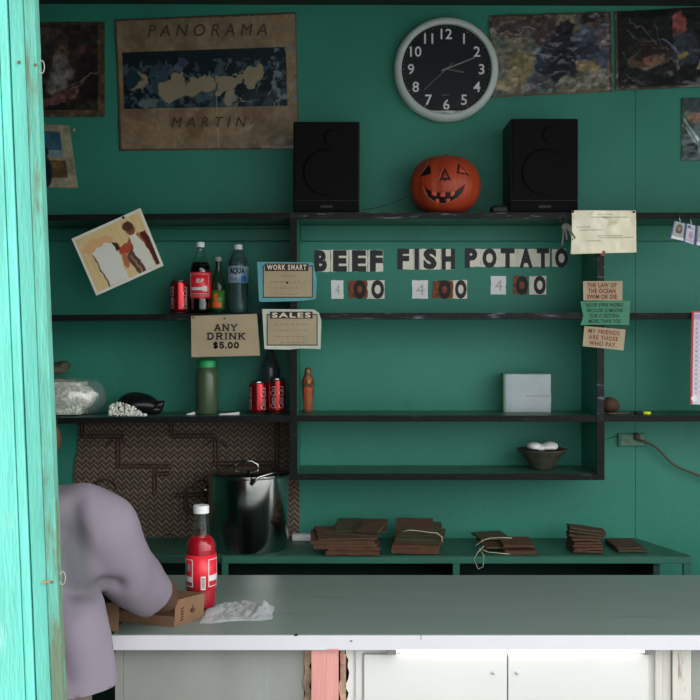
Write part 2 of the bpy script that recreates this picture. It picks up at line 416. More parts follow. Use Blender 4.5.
for (a, b, m) in ((UL0, UL1, M_edgedk), (UR0, UR1, M_edge)):
    MB().box(a, b, SY+.006, WY, T4-TH, T1-TH).build('upright', M_teal, shelf)
    MB().box(a, b, SY-.003, SY+.006, T3-TH, T1-TH).build('edge_strip', m, shelf)
    MB().box(a-.001, b+.001, SY-.003, SY+.006, T4-TH, T3-TH).build('edge_strip', M_edgedk, shelf)
for (a, b) in ((-1.5, UL0), (UL1, UR0), (UR1, 1.5)):
    MB().box(a, b, WY-.018, WY, Z(241.5, WY), shelf_z(T1, a)-TH).build('cleat', M_teal, shelf, mods=[('BEVEL', dict(width=.003, segments=2))])

# ------------------------------------------------------------------ woven panel on the wall
def woven_mat():
    m = bpy.data.materials.new('herringbone bamboo weave'); m.use_nodes = True; t = m.node_tree; b = t.nodes['Principled BSDF']; b.inputs['Roughness'].default_value = .6
    tcn = t.nodes.new('ShaderNodeTexCoord'); sp = t.nodes.new('ShaderNodeSeparateXYZ'); t.links.new(tcn.outputs['Object'], sp.inputs[0])
    def mth(op, a, c=None):
        n = t.nodes.new('ShaderNodeMath'); n.operation = op
        for i, v in enumerate((a, c)):
            if v is None: continue
            if isinstance(v, (int, float)): n.inputs[i].default_value = v
            else: t.links.new(v, n.inputs[i])
        return n.outputs[0]
    pp = mth('PINGPONG', sp.outputs[0], .0140)
    tt = mth('ADD', sp.outputs[2], mth('MULTIPLY', pp, 1.1))
    fr = mth('FRACT', mth('DIVIDE', tt, .0185))
    tri = mth('MULTIPLY', mth('ABSOLUTE', mth('SUBTRACT', fr, .5)), 2)
    fr2 = mth('FRACT', mth('DIVIDE', tt, .037)); alt = mth('GREATER_THAN', fr2, .5)
    r = t.nodes.new('ShaderNodeValToRGB'); r.color_ramp.elements[0].position = .1; r.color_ramp.elements[0].color = (*A(94, 78, 62), 1)
    r.color_ramp.elements[1].position = .95; r.color_ramp.elements[1].color = (*A(42, 34, 28), 1); t.links.new(tri, r.inputs[0])
    nz = t.nodes.new('ShaderNodeTexNoise'); nz.inputs['Scale'].default_value = 9; nz.inputs['Detail'].default_value = 5; t.links.new(tcn.outputs['Object'], nz.inputs[0])
    k = mth('ADD', mth('MULTIPLY', nz.outputs['Fac'], .7), .55)
    k = mth('MULTIPLY', k, mth('ADD', mth('MULTIPLY', alt, .22), .86))
    vm = t.nodes.new('ShaderNodeVectorMath'); vm.operation = 'SCALE'; t.links.new(r.outputs[0], vm.inputs[0]); t.links.new(k, vm.inputs['Scale'])
    t.links.new(vm.outputs[0], b.inputs['Base Color'])
    bp = t.nodes.new('ShaderNodeBump'); bp.inputs['Strength'].default_value = .6; bp.inputs['Distance'].default_value = .004; bp.invert = True
    t.links.new(tri, bp.inputs['Height']); t.links.new(bp.outputs[0], b.inputs['Normal'])
    return m
wp = MB().prism([(X(a, WY), Z(c, WY)) for a, c in ((79, 417), (79, 437), (77.5, 452), (75, 462), (74, 475), (75, 490), (76, 537), (299.5, 537), (299.5, 476), (300, 417))], WY-.006, WY-.0005)
woven = wp.build('woven_panel', woven_mat())
tag(woven, 'brown herringbone woven bamboo panel on the wall behind the steel pot', 'wall panel')
M_stick = mat('dark bamboo strip', A(52, 34, 26), .6, var=.3, vscale=40)
for (x0, y0, x1, y1) in ((80, 436, 124, 436.5), (118.7, 439, 118.7, 468), (116, 466, 172, 466), (155, 468, 155, 494), (155, 474, 170, 473), (172, 436, 216, 436), (216, 438, 216, 466), (215, 463, 277, 463), (277, 421, 277, 469), (172, 421, 172, 436), (83, 421, 83, 436), (186, 487, 186, 512), (175, 495, 207, 494), (186, 512, 200, 512)):
    d = Vector((x1-x0, 0, y1-y0)).normalized(); nrm = Vector((-d.z, 0, d.x))
    m = MB()
    for s in (-1.6, 1.6):
        m.tube([P(x0+nrm.x*s, y0+nrm.z*s, WY-.0085), P(x1+nrm.x*s, y1+nrm.z*s, WY-.0085)], .0036, 8)
    m.build('bamboo_strip', M_stick, woven)
for cx, cy, r in ((105, 489, 12), (170, 541, 9), (203, 489, 11)):
    MB().tube([P(cx+r*math.cos(a), cy-r*.8*math.sin(a), WY-.009) for a in np.linspace(0, PI, 14)], .004, 8).build('bamboo_strip', M_stick, woven)
for x0, y0, x1, y1 in ((122, 440, 130, 447), (114, 440, 106, 446), (220, 440, 228, 447), (212, 440, 205, 446)):
    MB().tube([P(x0, y0, WY-.009), P(x1, y1, WY-.009)], .003, 8).build('bamboo_strip', M_stick, woven)

# ------------------------------------------------------------------ low cabinet at the back
CZ = .9295; CF = 3.215
M_cab = mat('green cabinet rail', A(36, 84, 70), .5, var=.1, vscale=6, bump=.1)
M_cabtop = mat('dark green cabinet top', A(36, 74, 60), .42, var=.3, vscale=9, bump=.1, wear=(A(30, 50, 42), .55, .15, 9, (1, 1, 1)))
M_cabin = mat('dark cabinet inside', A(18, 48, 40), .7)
cab = empty('low_cabinet', (.33, 3.35, 0), 'long low teal cabinet with open front standing behind the counter', 'cabinet')
cx0, cx1 = -1.0, X(691, CF)
MB().hexa([(cx0, CF+.004, CZ-.02), (cx1, CF+.004, CZ-.02), (1.0, WY-.001, CZ-.02), (cx0, WY-.001, CZ-.02)], [(cx0, CF+.004, CZ), (cx1, CF+.004, CZ), (1.0, WY-.001, CZ), (cx0, WY-.001, CZ)]).build('cabinet_top', M_cabtop, cab)
MB().box(X(222, CF), cx1, CF-.004, CF+.012, Z(563.5, CF), CZ-.004, .002).build('front_rail', M_cab, cab)
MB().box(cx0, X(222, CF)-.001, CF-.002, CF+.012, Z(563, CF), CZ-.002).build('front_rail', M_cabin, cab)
for a, b in ((222, 228), (453, 459.5), (683.5, 691)):
    MB().box(X(a, CF), X(b, CF), CF-.003, CF+.012, 0, Z(563.5, CF)).build('front_post', M_cab, cab)
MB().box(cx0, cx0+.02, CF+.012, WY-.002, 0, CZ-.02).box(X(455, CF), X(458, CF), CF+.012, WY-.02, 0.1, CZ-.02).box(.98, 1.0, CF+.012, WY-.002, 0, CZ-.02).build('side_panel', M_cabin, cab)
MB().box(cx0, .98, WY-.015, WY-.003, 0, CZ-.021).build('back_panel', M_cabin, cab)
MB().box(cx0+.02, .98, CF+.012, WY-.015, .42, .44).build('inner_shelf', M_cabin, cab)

# ------------------------------------------------------------------ counter
NZ = EYE - .6875; NY0 = 2.29; NY1 = 2.865
counter = empty('counter', (.4, 2.55, 0), 'long serving counter with grey top, white edge and white panelled front', 'counter')
cl = X(112, NY0)
MB().box(cl, 2.2, NY0+.004, NY1, NZ-.034, NZ, .001).build('counter_top', M_counter, counter)
MB().box(cl-.0015, 2.2, NY0, NY0+.004, NZ-.0345, NZ-.0008, .001).build('edge_band', M_cedge, counter)
MB().box(X(421, NY0)-.0006, X(421, NY0)+.0006, NY0-.0004, NY0+.002, NZ-.011, NZ).build('edge_seam', M_black, counter)
MB().ball((X(296, NY0), NY0+.004, NZ-.0005), .005, .006, .002, jit=.001).build('chip', M_black, counter, True)
MB().ball((X(351, NY0), NY0-.0003, Z(641, NY0)), .004, .0008, .0015, jit=.001).build('chip', M_ink, counter, True)
FP = 2.325
M_gpan = mat('grey green shaded panel', (.29, .305, .28), .6, var=.1, vscale=5, stretch=(2, 1, .7), wear=(( .30, .38, .38), .6, .1, 6, (3, 1, .5)))  # grey green board, shade from person and post mixed into its tone
M_wpan = mat('white painted panel', (.70, .70, .67), .55, var=.04, vscale=5)
M_pink = mat('pink painted post', (.72, .33, .30), .65, var=.08, vscale=15, stretch=(3, 1, .3), bump=.2)
BZ = NZ-.0345
MB().box(X(124, FP), X(304, FP), FP, FP+.02, 0, BZ).build('front_panel', M_gpan, counter)
MB().box(X(116, FP), X(123.5, FP), FP-.008, FP+.02, 0, BZ).build('corner_post', M_gpan, counter)
MB().box(X(116, FP), X(119, FP), FP+.02, NY1-.04, 0, BZ).build('side_panel', M_gpan, counter)
MB().box(X(311.5, 2.30), X(338.5, 2.30), 2.298, 2.36, 0, BZ).box(X(327, 2.29), X(338.5, 2.29), 2.2885, 2.2905, BZ, BZ+.0035).build('front_post', M_pink, counter)
M_crumb = mat('crumbling brown plaster', (.38, .27, .18), .9, var=.45, vscale=30, bump=.8, bscale=60, wear=((.62, .30, .24), .55, .1, 20, (1, 1, 1)))
def ragged(x0, x1, y0, y1, seed):
    rr = random.Random(seed); pts = []
    zs = np.linspace(BZ, 0, 60)
    L = [(X(x0, FP) + rr.uniform(-.003, .003), z) for z in zs]; Rr = [(X(x1, FP) + rr.uniform(-.007, .006), z) for z in zs[::-1]]
    return MB().prism(L+Rr, y0, y1)
ragged(304.5, 312, FP-.006, FP+.03, 3).build('broken_plaster', M_crumb, counter)
ragged(339.5, 347, FP-.004, FP+.03, 5).build('broken_plaster', M_crumb, counter)
MB().box(X(346, FP), X(648, FP), FP+.004, FP+.03, 0, BZ).build('cabinet_case', M_wpan, counter)
MB().box(X(346, FP), X(353, FP), FP-.004, FP+.004, 0, BZ).box(X(356, FP), X(362, FP), FP-.004, FP+.004, 0, BZ).build('trim_strip', M_wpan, counter)
def door(a, b, kx):
    d = MB().box(X(a, FP), X(b, FP), FP-.010, FP+.004, .08, Z(661, FP) if 0 else BZ-.018, .001).build('cabinet_door', M_wpan, counter)
    MB().ball(P(kx, 673, FP-.013), .004, .004, .004, u=12, v=8).build('knob', mat('grey knob', (.5, .5, .48), .5), d, True)
door(364, 506.2, 493.5); door(507.6, 647, 517.5)
M_brk = mat('grey bracket', (.22, .21, .22), .6)
for a, b in ((387, 396), (644.5, 654)):
    MB().box(X(a, NY0+.01), X(b, NY0+.01), NY0+.006, NY0+.03, BZ-.013, BZ, .001).build('lamp_bracket', M_brk, counter)
# slim tube lamp under the counter edge
lamp = MB().tube([(X(396.5, 2.306), 2.306, BZ-.006), (X(644, 2.306), 2.306, BZ-.006)], .0045, 12).build('tube_lamp', mat('glowing tube', (1, .99, .95), emit=5.0))
tag(lamp, 'slim glowing white tube lamp fixed under the counter edge', 'lamp')
M_off = mat('off white trim', (.62, .60, .54), .6, var=.1, vscale=10, stretch=(3, 1, .3), wear=((.35, .28, .24), .62, .06, 25, (2, 1, .3)))
for a, b, yy in ((655, 662, FP-.004), (663, 671, FP+.002), (672, 677, FP-.006), (678, 692, FP+.004)):
    MB().box(X(a, FP), X(b, FP), yy, yy+.03, 0, BZ).build('trim_strip', M_off, counter)
MB().box(X(692.5, FP), 2.15, FP+.004, FP+.03, 0, BZ).build('front_panel', M_gpan, counter)
MB().box(X(648.5, FP), X(655, FP), FP+.008, FP+.03, 0, BZ).build('trim_strip', M_wpan, counter)

# ------------------------------------------------------------------ speakers, pumpkin, clock
def speaker(x0, x1, top, label):
    Yf = 3.30; a, b = X(x0, Yf), X(x1, Yf); z1 = Z(top, Yf); cx = (a+b)/2
    sp = empty('speaker', (cx, 3.39, T1), label, 'speaker', 'pair of black speakers on the top shelf')
    MB().box(a, b, Yf+.008, Yf+.185, T1, z1, .004).build('cabinet', M_black, sp)
    g = MB().box(a+.004, b-.004, Yf, Yf+.010, T1+.045, z1-.004, .003).build('grille', M_blackcloth, sp)
    cc = (cx, Yf, T1+.135)
    m = MB().lathe([(.075, 0), (.078, .0015), (.070, .002), (.045, .001), (.02, .001), (0, .0015)], seg=40)
    o = m.build('woofer', M_blackcloth, sp, True); o.matrix_parent_inverse = world_of(sp).inverted(); o.location = cc; o.rotation_euler = (R(90), 0, 0)
    m = MB().lathe([(.026, 0), (.028, .003), (.02, .002), (0, .004)], seg=28)
    o = m.build('tweeter', M_blackcloth, sp, True); o.location = (cx+.02, Yf, z1-.055); o.rotation_euler = (R(90), 0, 0)
    MB().box(a+.004, b-.004, Yf+.002, Yf+.010, T1+.004, T1+.042, .002).build('base_panel', M_blackcloth, sp)
    MB().box(cx-.02, cx+.02, Yf+.0005, Yf+.003, T1+.018, T1+.026).build('badge', mat('dull badge', (.008, .008, .008), .5), sp)
speaker(293, 360, 121, 'black box speaker on the top shelf, left of the pumpkin')
speaker(511, 579, 118, 'black box speaker on the top shelf, right of the pumpkin')
MB().tube([P(x, y, 3.36) for x, y in ((362, 210.5), (375, 208), (390, 204), (400, 200), (409, 196))], .0012, 6).build('speaker_cable', M_blackp)
tag(bpy.data.objects['speaker_cable'], 'thin black cable running from the left speaker to the pumpkin', 'cable')
o = MB().box(X(491, 3.33), X(507, 3.33), 3.31, 3.36, T1, T1+.028, .008).build('adapter', M_black)
tag(o, 'small black power adapter lying beside the right speaker', 'adapter')

def pumpkin():
    c = Vector((X(445, 3.385), 3.385, T1)); Rr = .121; H = .205
    root = empty('pumpkin', c, 'orange carved smiling pumpkin lantern between the two speakers', 'pumpkin')
    nu, nv = 240, 130; vs = []; cols = []
    base = np.array(A(140, 50, 26, .62)); dk = np.array(A(38, 10, 4)); hole = np.array((.008, .005, .004))
    def inside(pt, poly):
        x, y = pt; r = False; n = len(poly)
        for i in range(n):
            (xa, ya), (xb, yb) = poly[i], poly[(i+1) % n]
            if (ya > y) != (yb > y) and x < (xb-xa)*(y-ya)/(yb-ya)+xa: r = not r
        return r
    le = [(419.5, 176), (431, 174), (429, 163)]; re = [(456.5, 173.5), (458, 162.5), (470, 175.5)]; rei = [(458.8, 172), (459.5, 165.5), (466.5, 173.5)]
    ns = [(438, 182), (443.8, 168), (450.5, 182), (447, 180), (444, 182), (441, 180)]; nsi = [(441.5, 178), (443.8, 172), (446.5, 178)]
    mo = [(423, 184.5), (428, 190), (434, 192.5), (440, 193.5), (449, 193), (456, 191.5), (465, 184.5), (462, 192), (457, 198), (450, 202), (443, 203.5), (435, 201.5), (428, 196.5)]
    teeth = [[(431, 191), (436, 192), (436, 196.5), (431.5, 195)], [(440, 193), (445, 193), (445, 197.5), (440, 197)], [(450, 192.5), (455, 191.5), (454, 196), (450, 197)], [(435, 202.5), (439, 203.5), (439, 199.5), (435.5, 199)], [(446, 203.5), (450, 202.5), (450, 199), (446, 199.5)]]
    for j in range(nv+1):
        ph = PI*j/nv; rr = math.sin(ph)**.82; zz = -math.cos(ph)
        for i in range(nu):
            t = 2*PI*i/nu; rib = 1 - .022*abs(math.cos(5*t))**6
            dip = .10*math.exp(-(rr/.28)**2) if zz > 0 else .05*math.exp(-(rr/.4)**2)*-1
            p = Vector((Rr*rr*rib*math.cos(t), Rr*rr*rib*math.sin(t), H*(.5+.5*zz*(1-abs(dip)*.8))))
            col = base*(1+.08*math.sin(40*t+3*zz))
            if p.y < -.02:
                w = c+p; q = (350+w.x/3.29*1000, 335-(w.z-EYE)/3.29*1000)
                if inside(q, le): col = hole
                elif inside(q, rei): col = np.array(A(170, 56, 40, .62))
                elif inside(q, re): col = hole
                elif inside(q, nsi): col = base*.8
                elif inside(q, ns): col = hole
                elif inside(q, mo):
                    col = hole
                    if any(inside(q, te) for te in teeth): col = np.array(A(176, 74, 48, .62))
                if col is hole: p = p*1; p.y += .004
            vs.append(c+p); cols.append((*col, 1))
    fs = [(j*nu+i, j*nu+(i+1) % nu, (j+1)*nu+(i+1) % nu, (j+1)*nu+i) for j in range(nv) for i in range(nu)]
    me = bpy.data.meshes.new('shell'); me.from_pydata(vs, [], fs)
    ca = me.color_attributes.new('print', 'FLOAT_COLOR', 'POINT'); ca.data.foreach_set('color', np.clip(np.array(cols), 0, 1).reshape(-1)); me.shade_smooth()
    me.materials.append(mat('orange pumpkin skin', (1, 1, 1), .45, attr='print', var=.1, vscale=20))
    o = bpy.data.objects.new('shell', me); COL.objects.link(o); o.parent = root; o.matrix_parent_inverse = world_of(root).inverted()
    MB().tube([c+Vector((0, 0, H-.022)), c+Vector((.002, 0, H-.008)), c+Vector((.008, .0, H+.002))], [.016, .011, .009], 10).build('stem', mat('dry stem', A(90, 60, 30), .8), root, True)
pumpkin()

def clock():
    cx, cz = X(446.3, 3.47), Z(69.3, 3.47); Y0 = 3.452
    c = Vector((cx, WY, cz)); root = empty('wall_clock', c, 'round wall clock with grey rim and black dial above the pumpkin', 'clock')
    def rot(o): o.rotation_euler = (R(90), 0, 0); o.location = (cx, WY, cz); return o
    r0 = .183; r1 = .156
    rot(MB().lathe([(.12, .0005), (r0-.006, .002), (r0, .010), (r0-.002, .030), (r0-.008, .043), (r1+.004, .047), (r1, .044), (r1-.001, .028)], seg=96).build('rim', mat('grey clock rim', A(146, 155, 150), .35, var=.08, vscale=10), root, True))
    rot(MB().lathe([(0, .030), (r1, .030), (r1, .024), (0, .024)], seg=96).build('dial', mat('black dial', (.010, .013, .016), .35), root))
    yt = WY-.0305; M_num = mat('white numerals', (.8, .82, .82), .4)
    for h in range(1, 13):
        a = R(30*h); rr = .1225
        text('numeral', str(h), (cx+rr*math.sin(a), yt, cz+rr*math.cos(a)), None, .036, M_num, root, bold=.0012)
    m = MB()
    for k in range(60):
        a = R(6*k); rr = .148; m.ball((cx+rr*math.sin(a), yt-.0006, cz+rr*math.cos(a)), .0014 if k % 5 == 0 else .0007, .0004, .0014 if k % 5 == 0 else .0007, u=8, v=5)
    m.build('minute_marks', M_num, root)
    text('lettering', 'QUARTZ', (cx-.003, yt, cz-.090), .026, .005, mat('dull grey print', (.22, .23, .23), .5), root)
    def hand(ang, L, back, w, y, m, nm):
        a = R(ang); d = Vector((math.sin(a), 0, math.cos(a))); MB().bar(Vector((cx, y, cz))-d*back, Vector((cx, y, cz))+d*L, w, .0012, up=(0, 1, 0)).build(nm, m, root)
    M_hand = mat('grey hand', (.30, .32, .32), .35, metal=.6)
    hand(68, .105, .018, .0042, yt-.004, M_hand, 'minute_hand')
    hand(100, .062, .012, .0048, yt-.002, mat('dull hand', (.14, .13, .12), .5), 'hour_hand')
    hand(227, .105, .030, .0018, yt-.006, mat('thin hand', (.24, .22, .21), .4), 'second_hand')
    MB().ball((cx, yt-.005, cz), .004, .003, .004).build('hub', M_hand, root, True)
    m = MB()   # dust heaped behind the lower rim
    pts = []
    for k in range(21):
        x = -.064+.128*k/20; pts.append((cx+x, cz-math.sqrt((r1-.001)**2-x*x)))
    top = [(cx+.064-.128*k/24, cz-.143+.003*mnoise.noise(Vector((k*.7, 0, 0)))) for k in range(25)]
    m.prism(pts+top, yt-.004, yt-.0002).build('silver_lower_band', mat('dusty silver', A(150, 154, 150), .6, var=.35, vscale=70), root)
    rot(MB().lathe([(0, .0435), (r1+.001, .0435)], seg=64).build('clock_glass', mat('thin clock glass', (1, 1, 1), .05, trans=1, ior=1.05, spec=.3), root))
clock()

# ------------------------------------------------------------------ posters and pictures on the wall
PW = WY-.0015
p = Paint(18, 22, 105, 117, (46, 38, 34), E=.82)
p.warp(3, 10); p.blotch(14, .55, (28, 26, 26), (18, 22, 105, 117)); p.ell(55, 52, 13, 20, (96, 76, 62)); p.ell(52, 38, 17, 12, (66, 58, 52)); p.ell(60, 50, 4, 8, (104, 80, 64)); p.ell(57, 75, 15, 19, (92, 88, 84)); p.ell(62, 82, 8, 12, (112, 106, 100))
p.ell(44, 62, 10, 20, (50, 44, 42)); p.ell(61, 50, 2, 1.5, (30, 24, 20)); p.ell(87, 52, 11, 8, (64, 44, 40)); p.ell(88, 78, 13, 25, (34, 28, 28)); p.line(45, 105, 75, 92, 9, (98, 64, 60)); p.line(72, 90, 100, 70, 1.2, (110, 100, 92)); p.line(70, 86, 88, 78, 1, (120, 104, 94))
p.unwarp(); p.rect(98, 22, 105, 117, (84, 66, 50)); p.rect(18, 110, 105, 117, (88, 72, 54)); p.rect(18, 22, 105, 25, (60, 52, 40)); p.noise(.3, 5)
tag(p.mesh('portrait_poster', PW, M_gloss, crumple=.004, cs=14), 'dark brown poster of a bearded old man at the top left corner', 'poster')
p = Paint(20, 124, 78, 188, (150, 142, 118), E=.82)
p.rect(20, 131, 66, 150, (52, 92, 112)); p.rect(20, 150, 67, 158, (112, 134, 138)); p.rect(20, 158, 68, 168, (150, 130, 90)); p.rect(20, 160, 69, 178, (92, 74, 50)); p.ell(47, 172, 6, 16, (26, 36, 50)); p.ell(47, 152, 4, 5, (40, 44, 52)); p.ell(60, 166, 6, 4, (120, 90, 50)); p.noise(.15, 6)
p2 = p.mesh('beach_poster', PW, M_gloss, corners=[(20, 122), (70, 126), (78, 188), (20, 187)], curl=lambda u, v: .02*np.clip(u*1.3-.6, 0, 1)**2*(1-v)+.001)
tag(p2, 'small cream poster with a blue sky scene beneath the bearded portrait', 'poster')
MB().ball(P(74, 130, 3.47), .005, .004, .005).build('pin', mat('brass pin', (.5, .4, .25), .4), p2, True)
p = Paint(117, 14, 300, 150, (124, 106, 82), E=.82)
p.noise(.10, 18).noise(.08, 4)
p.blotch(20, .70, (104, 82, 60), (117, 14, 300, 150), .6)
D = (20, 30, 36); p.rect(123, 48, 289, 107, D); p.blotch(9, .52, (44, 66, 76), (123, 62, 289, 107)); p.blotch(5, .62, (66, 88, 98), (123, 58, 289, 107), .8)
pap = (132, 120, 96); p.warp(3.2, 9)
p.ell(138, 79, 9, 10, pap); p.ell(133, 77, 8, 8, (30, 50, 58)); p.ell(172, 90, 14, 10, pap); p.poly([(158, 80), (182, 70), (188, 92), (168, 103), (163, 95)], pap); p.ell(194, 86, 9, 10, pap); p.ell(208, 84, 8, 9, pap); p.poly([(217, 76), (246, 74), (244, 84), (232, 90), (218, 94)], pap); p.ell(231, 97, 5, 7, pap)
p.poly([(243, 70), (250, 66), (256, 68), (264, 66), (266, 76), (258, 84), (254, 92), (247, 88)], pap); p.ell(146, 100, 12, 5, (92, 104, 100)); p.ell(178, 66, 5, 5, (70, 84, 104)); p.ell(184, 60, 3, 4, (60, 60, 84)); p.ell(222, 68, 4, 5, (60, 74, 80)); p.ell(160, 62, 4, 6, (46, 56, 60)); p.line(228, 96, 255, 103, 1.2, (110, 116, 106))
p.rect(123, 103, 186, 107, (124, 106, 82), .0); p.blotch(6, .5, (110, 122, 126), (276, 48, 300, 107), .8)
p.unwarp()
for k in range(16):
    x = 215+random.random()*80; y = 60+random.random()*85; p.line(x, y, x+random.uniform(3, 12), y-random.uniform(4, 12), .8, (170, 158, 134), .55)
p.line(217, 92, 218, 148, .8, (166, 150, 126), .8)
for q in range(117, 300, 2): p.ell(q, 14+random.random(), 2, 1.2, (56, 44, 36), a=.6); p.ell(q, 150-random.random(), 2, 1.2, (70, 54, 42), a=.6)
p.line(117, 14, 118, 150, 2.5, (80, 60, 44), .8); p.line(300, 14, 300, 150, 2, (80, 60, 44), .8)
pano = p.mesh('panorama_poster', PW, M_gloss, crumple=.006, cs=22, corners=[(115.5, 20), (296, 12.5), (299.5, 149), (120, 151)])
tag(pano, 'tan poster reading PANORAMA with a dark band photograph, above the left shelves', 'poster')
M_pen = mat('brown pen lettering', A(56, 46, 34), .7)
text('lettering', 'PANORAMA', P(207.5, 30, 3.4915), X(266, WY)-X(147, WY), .042, M_pen, pano, rot=.012, shear=.2, space=1.6)
text('lettering', 'MARTIN', P(209, 122, 3.4915), X(246, WY)-X(171, WY), .036, M_pen, pano, rot=.01, shear=.25, space=1.7)
p = Paint(490, 14, 614, 99, (104, 98, 80), E=.82)
p.warp(5, 12); p.blotch(12, .45, (84, 92, 88), (490, 14, 560, 99)); p.rect(490, 14, 560, 20, (80, 66, 58)); p.ell(520, 28, 30, 9, (70, 60, 60), 8); p.line(494, 29, 555, 37, 3.5, (96, 78, 74)); p.line(497, 28, 545, 34, 1, (150, 128, 118)); p.ell(548, 32, 14, 14, (66, 54, 56))
p.ell(563, 62, 20, 27, (28, 32, 40)); p.ell(545, 62, 7, 14, (44, 50, 62)); p.ell(565, 32, 10, 8, (32, 32, 38)); p.ell(570, 48, 10, 18, (30, 32, 42)); p.ell(594, 48, 18, 32, (66, 72, 86)); p.ell(598, 20, 11, 9, (40, 34, 36)); p.ell(588, 54, 10, 7, (38, 40, 54)); p.ell(596, 26, 7, 6, (84, 68, 62)); p.ell(590, 71, 12, 9, (132, 114, 82)); p.ell(602, 44, 6, 10, (96, 84, 88)); p.ell(522, 68, 14, 14, (120, 108, 80)); p.ell(544, 86, 12, 9, (64, 66, 72), 20); p.ell(510, 84, 18, 9, (122, 110, 84)); p.rect(560, 84, 612, 92, (108, 108, 92)); p.unwarp(); p.noise(.22, 4)
for k in range(26):
    x = 492+random.random()*112; y = 18+random.random()*76; p.line(x, y, x+random.uniform(-9, 14), y+random.uniform(-6, 6), .8, (165, 160, 148), .5)
p.line(490, 15, 612, 15, 1.5, (60, 50, 44)); p.line(490, 98, 612, 98, 2, (92, 76, 58)); p.line(612, 14, 612, 99, 2, (60, 52, 44))
tag(p.mesh('wrapped_poster', PW, M_gloss, crumple=.012, cs=12, corners=[(489, 16), (611, 12), (612.5, 92), (492, 98)]), 'creased pale poster in plastic film touching the right side of the clock', 'poster')
p = Paint(614, 10, 712, 92, (20, 20, 22), E=.8, res=.6)
p.warp(2.5, 9); p.ell(679, 26, 7.5, 12, (132, 66, 62)); p.ell(676, 36, 5, 7, (96, 60, 52)); p.ell(684, 52, 15, 17, (46, 52, 62)); p.ell(646, 63, 20, 8, (80, 62, 52)); p.ell(650, 52, 22, 10, (36, 28, 24)); p.ell(653, 62, 9, 6, (104, 76, 58)); p.ell(682, 58, 5, 3, (122, 106, 60)); p.line(661, 40, 678, 54, 2.2, (90, 96, 110)); p.ell(704, 68, 8, 6, (140, 130, 104)); p.line(677, 64, 679, 74, 3, (100, 94, 84))
for (a, b, c_, d) in ((630, 18, 655, 46), (655, 22, 658, 48), (636, 24, 655, 44), (628, 60, 640, 50), (640, 47, 668, 50), (621, 52, 630, 66), (665, 50, 668, 66), (625, 75, 645, 88), (640, 44, 660, 40), (625, 30, 640, 45)): p.line(a, b, c_, d, .9, (100, 96, 88), .7)
p.unwarp(); p.rect(614, 10, 617, 92, (74, 62, 46)); p.rect(614, 89, 712, 92, (66, 60, 48)); p.noise(.25, 4)
tag(p.mesh('dark_poster', PW, M_gloss, crumple=.008, cs=14, corners=[(614, 12), (712, 7), (712, 87), (615.5, 91)]), 'nearly black poster with a red-faced man at the top right corner', 'poster')
p = Paint(681, 98, 735, 161, (54, 74, 72), E=.82)
p.ell(695, 118, 8, 6, (130, 100, 80)); p.ell(699, 138, 8, 16, (80, 104, 104)); p.line(684, 120, 698, 140, 2.5, (150, 170, 166)); p.line(686, 128, 700, 152, 2, (140, 160, 156)); p.ell(692, 148, 6, 6, (28, 40, 38)); p.ell(715, 126, 12, 18, (90, 80, 70)); p.rect(681, 98, 684, 161, (60, 66, 50)); p.noise(.2, 5)
tag(p.mesh('glossy_poster', PW, M_gloss, crumple=.005, cs=12), 'small glossy green poster at the right edge under the dark poster', 'poster')

# ------------------------------------------------------------------ letter cards BEEF / FISH / POTATO and prices
M_letter = mat('black letter', (.022, .022, .026), .6)
M_brown = mat('rust brown card', A(104, 50, 22), .6, var=.4, vscale=70, wear=(A(40, 20, 10), .55, .06, 60, (1, 1, 1)))
M_wcard = mat('white card', (.86, .86, .84), .4)
M_fcard = mat('faded cream card', (.88, .82, .70), .75, var=.06, vscale=40, wear=(A(150, 130, 100), .64, .05, 60, (1, 1, 1)))
rnd = random.Random(11)
def jag(x0, y0, x1, y1, j=.8, n=5):
    pts = []
    for k in range(n): pts.append((x0+(x1-x0)*k/n+rnd.uniform(-.3, .3), y0+rnd.uniform(-j, j)*.6))
    for k in range(n): pts.append((x1+rnd.uniform(-j, j)*.5, y0+(y1-y0)*k/n))
    for k in range(n): pts.append((x1-(x1-x0)*k/n, y1+rnd.uniform(-j, j)*.6))
    for k in range(n): pts.append((x0+rnd.uniform(-j, j)*.5, y1-(y1-y0)*k/n))
    return [(X(a, WY), Z(b, WY)) for a, b in pts]
def letter_card(ch, cx0, cx1, y0, y1, lx0, lx1, ly0, ly1, label, m=None, group=None, ink=None, bold=.006):
    c = MB().prism(jag(cx0, y0, cx1, y1, .5), WY-.0016, WY-.0002).build('letter_card', m or M_fcard)
    tag(c, label, 'letter card', group)
    text('letter', ch, P((lx0+lx1)/2, (ly0+ly1)/2, WY-.0018), (lx1-lx0)*.0035, (ly1-ly0)*.0035, ink or M_letter, c, bold=bold)
G1 = 'letter cards spelling the three dishes'
for (ch, a, b, la, lb, lab) in (('B', 318, 330.3, 314.6, 327, 'cream card with black letter B starting the word BEEF'), ('E', 330.8, 348.4, 333, 346.8, 'cream card with black letter E, next after the B of BEEF'), ('E', 349.2, 367.6, 352, 366.2, 'cream card with black letter E just left of the F of BEEF'), ('F', 368.2, 383, 370, 382.8, 'cream card with black letter F ending the word BEEF')):
    letter_card(ch, a, b, 250, 271.8, la, lb, 250.2, 271.6, lab, group=G1)
for (ch, a, b, la, lb, lab) in (('F', 399, 413.6, 397.6, 409.2, 'cream card with black letter F starting the word FISH'), ('I', 413.8, 419.6, 414.6, 419, 'narrow card with black letter I of the word FISH'), ('S', 419.8, 440.8, 423.4, 436.8, 'cream card with black letter S of the word FISH'), ('H', 441.2, 454.6, 441.6, 455, 'cream card with black letter H ending the word FISH')):
    letter_card(ch, a, b, 249, 269.5, la, lb, 248.6, 269.4, lab, group=G1)
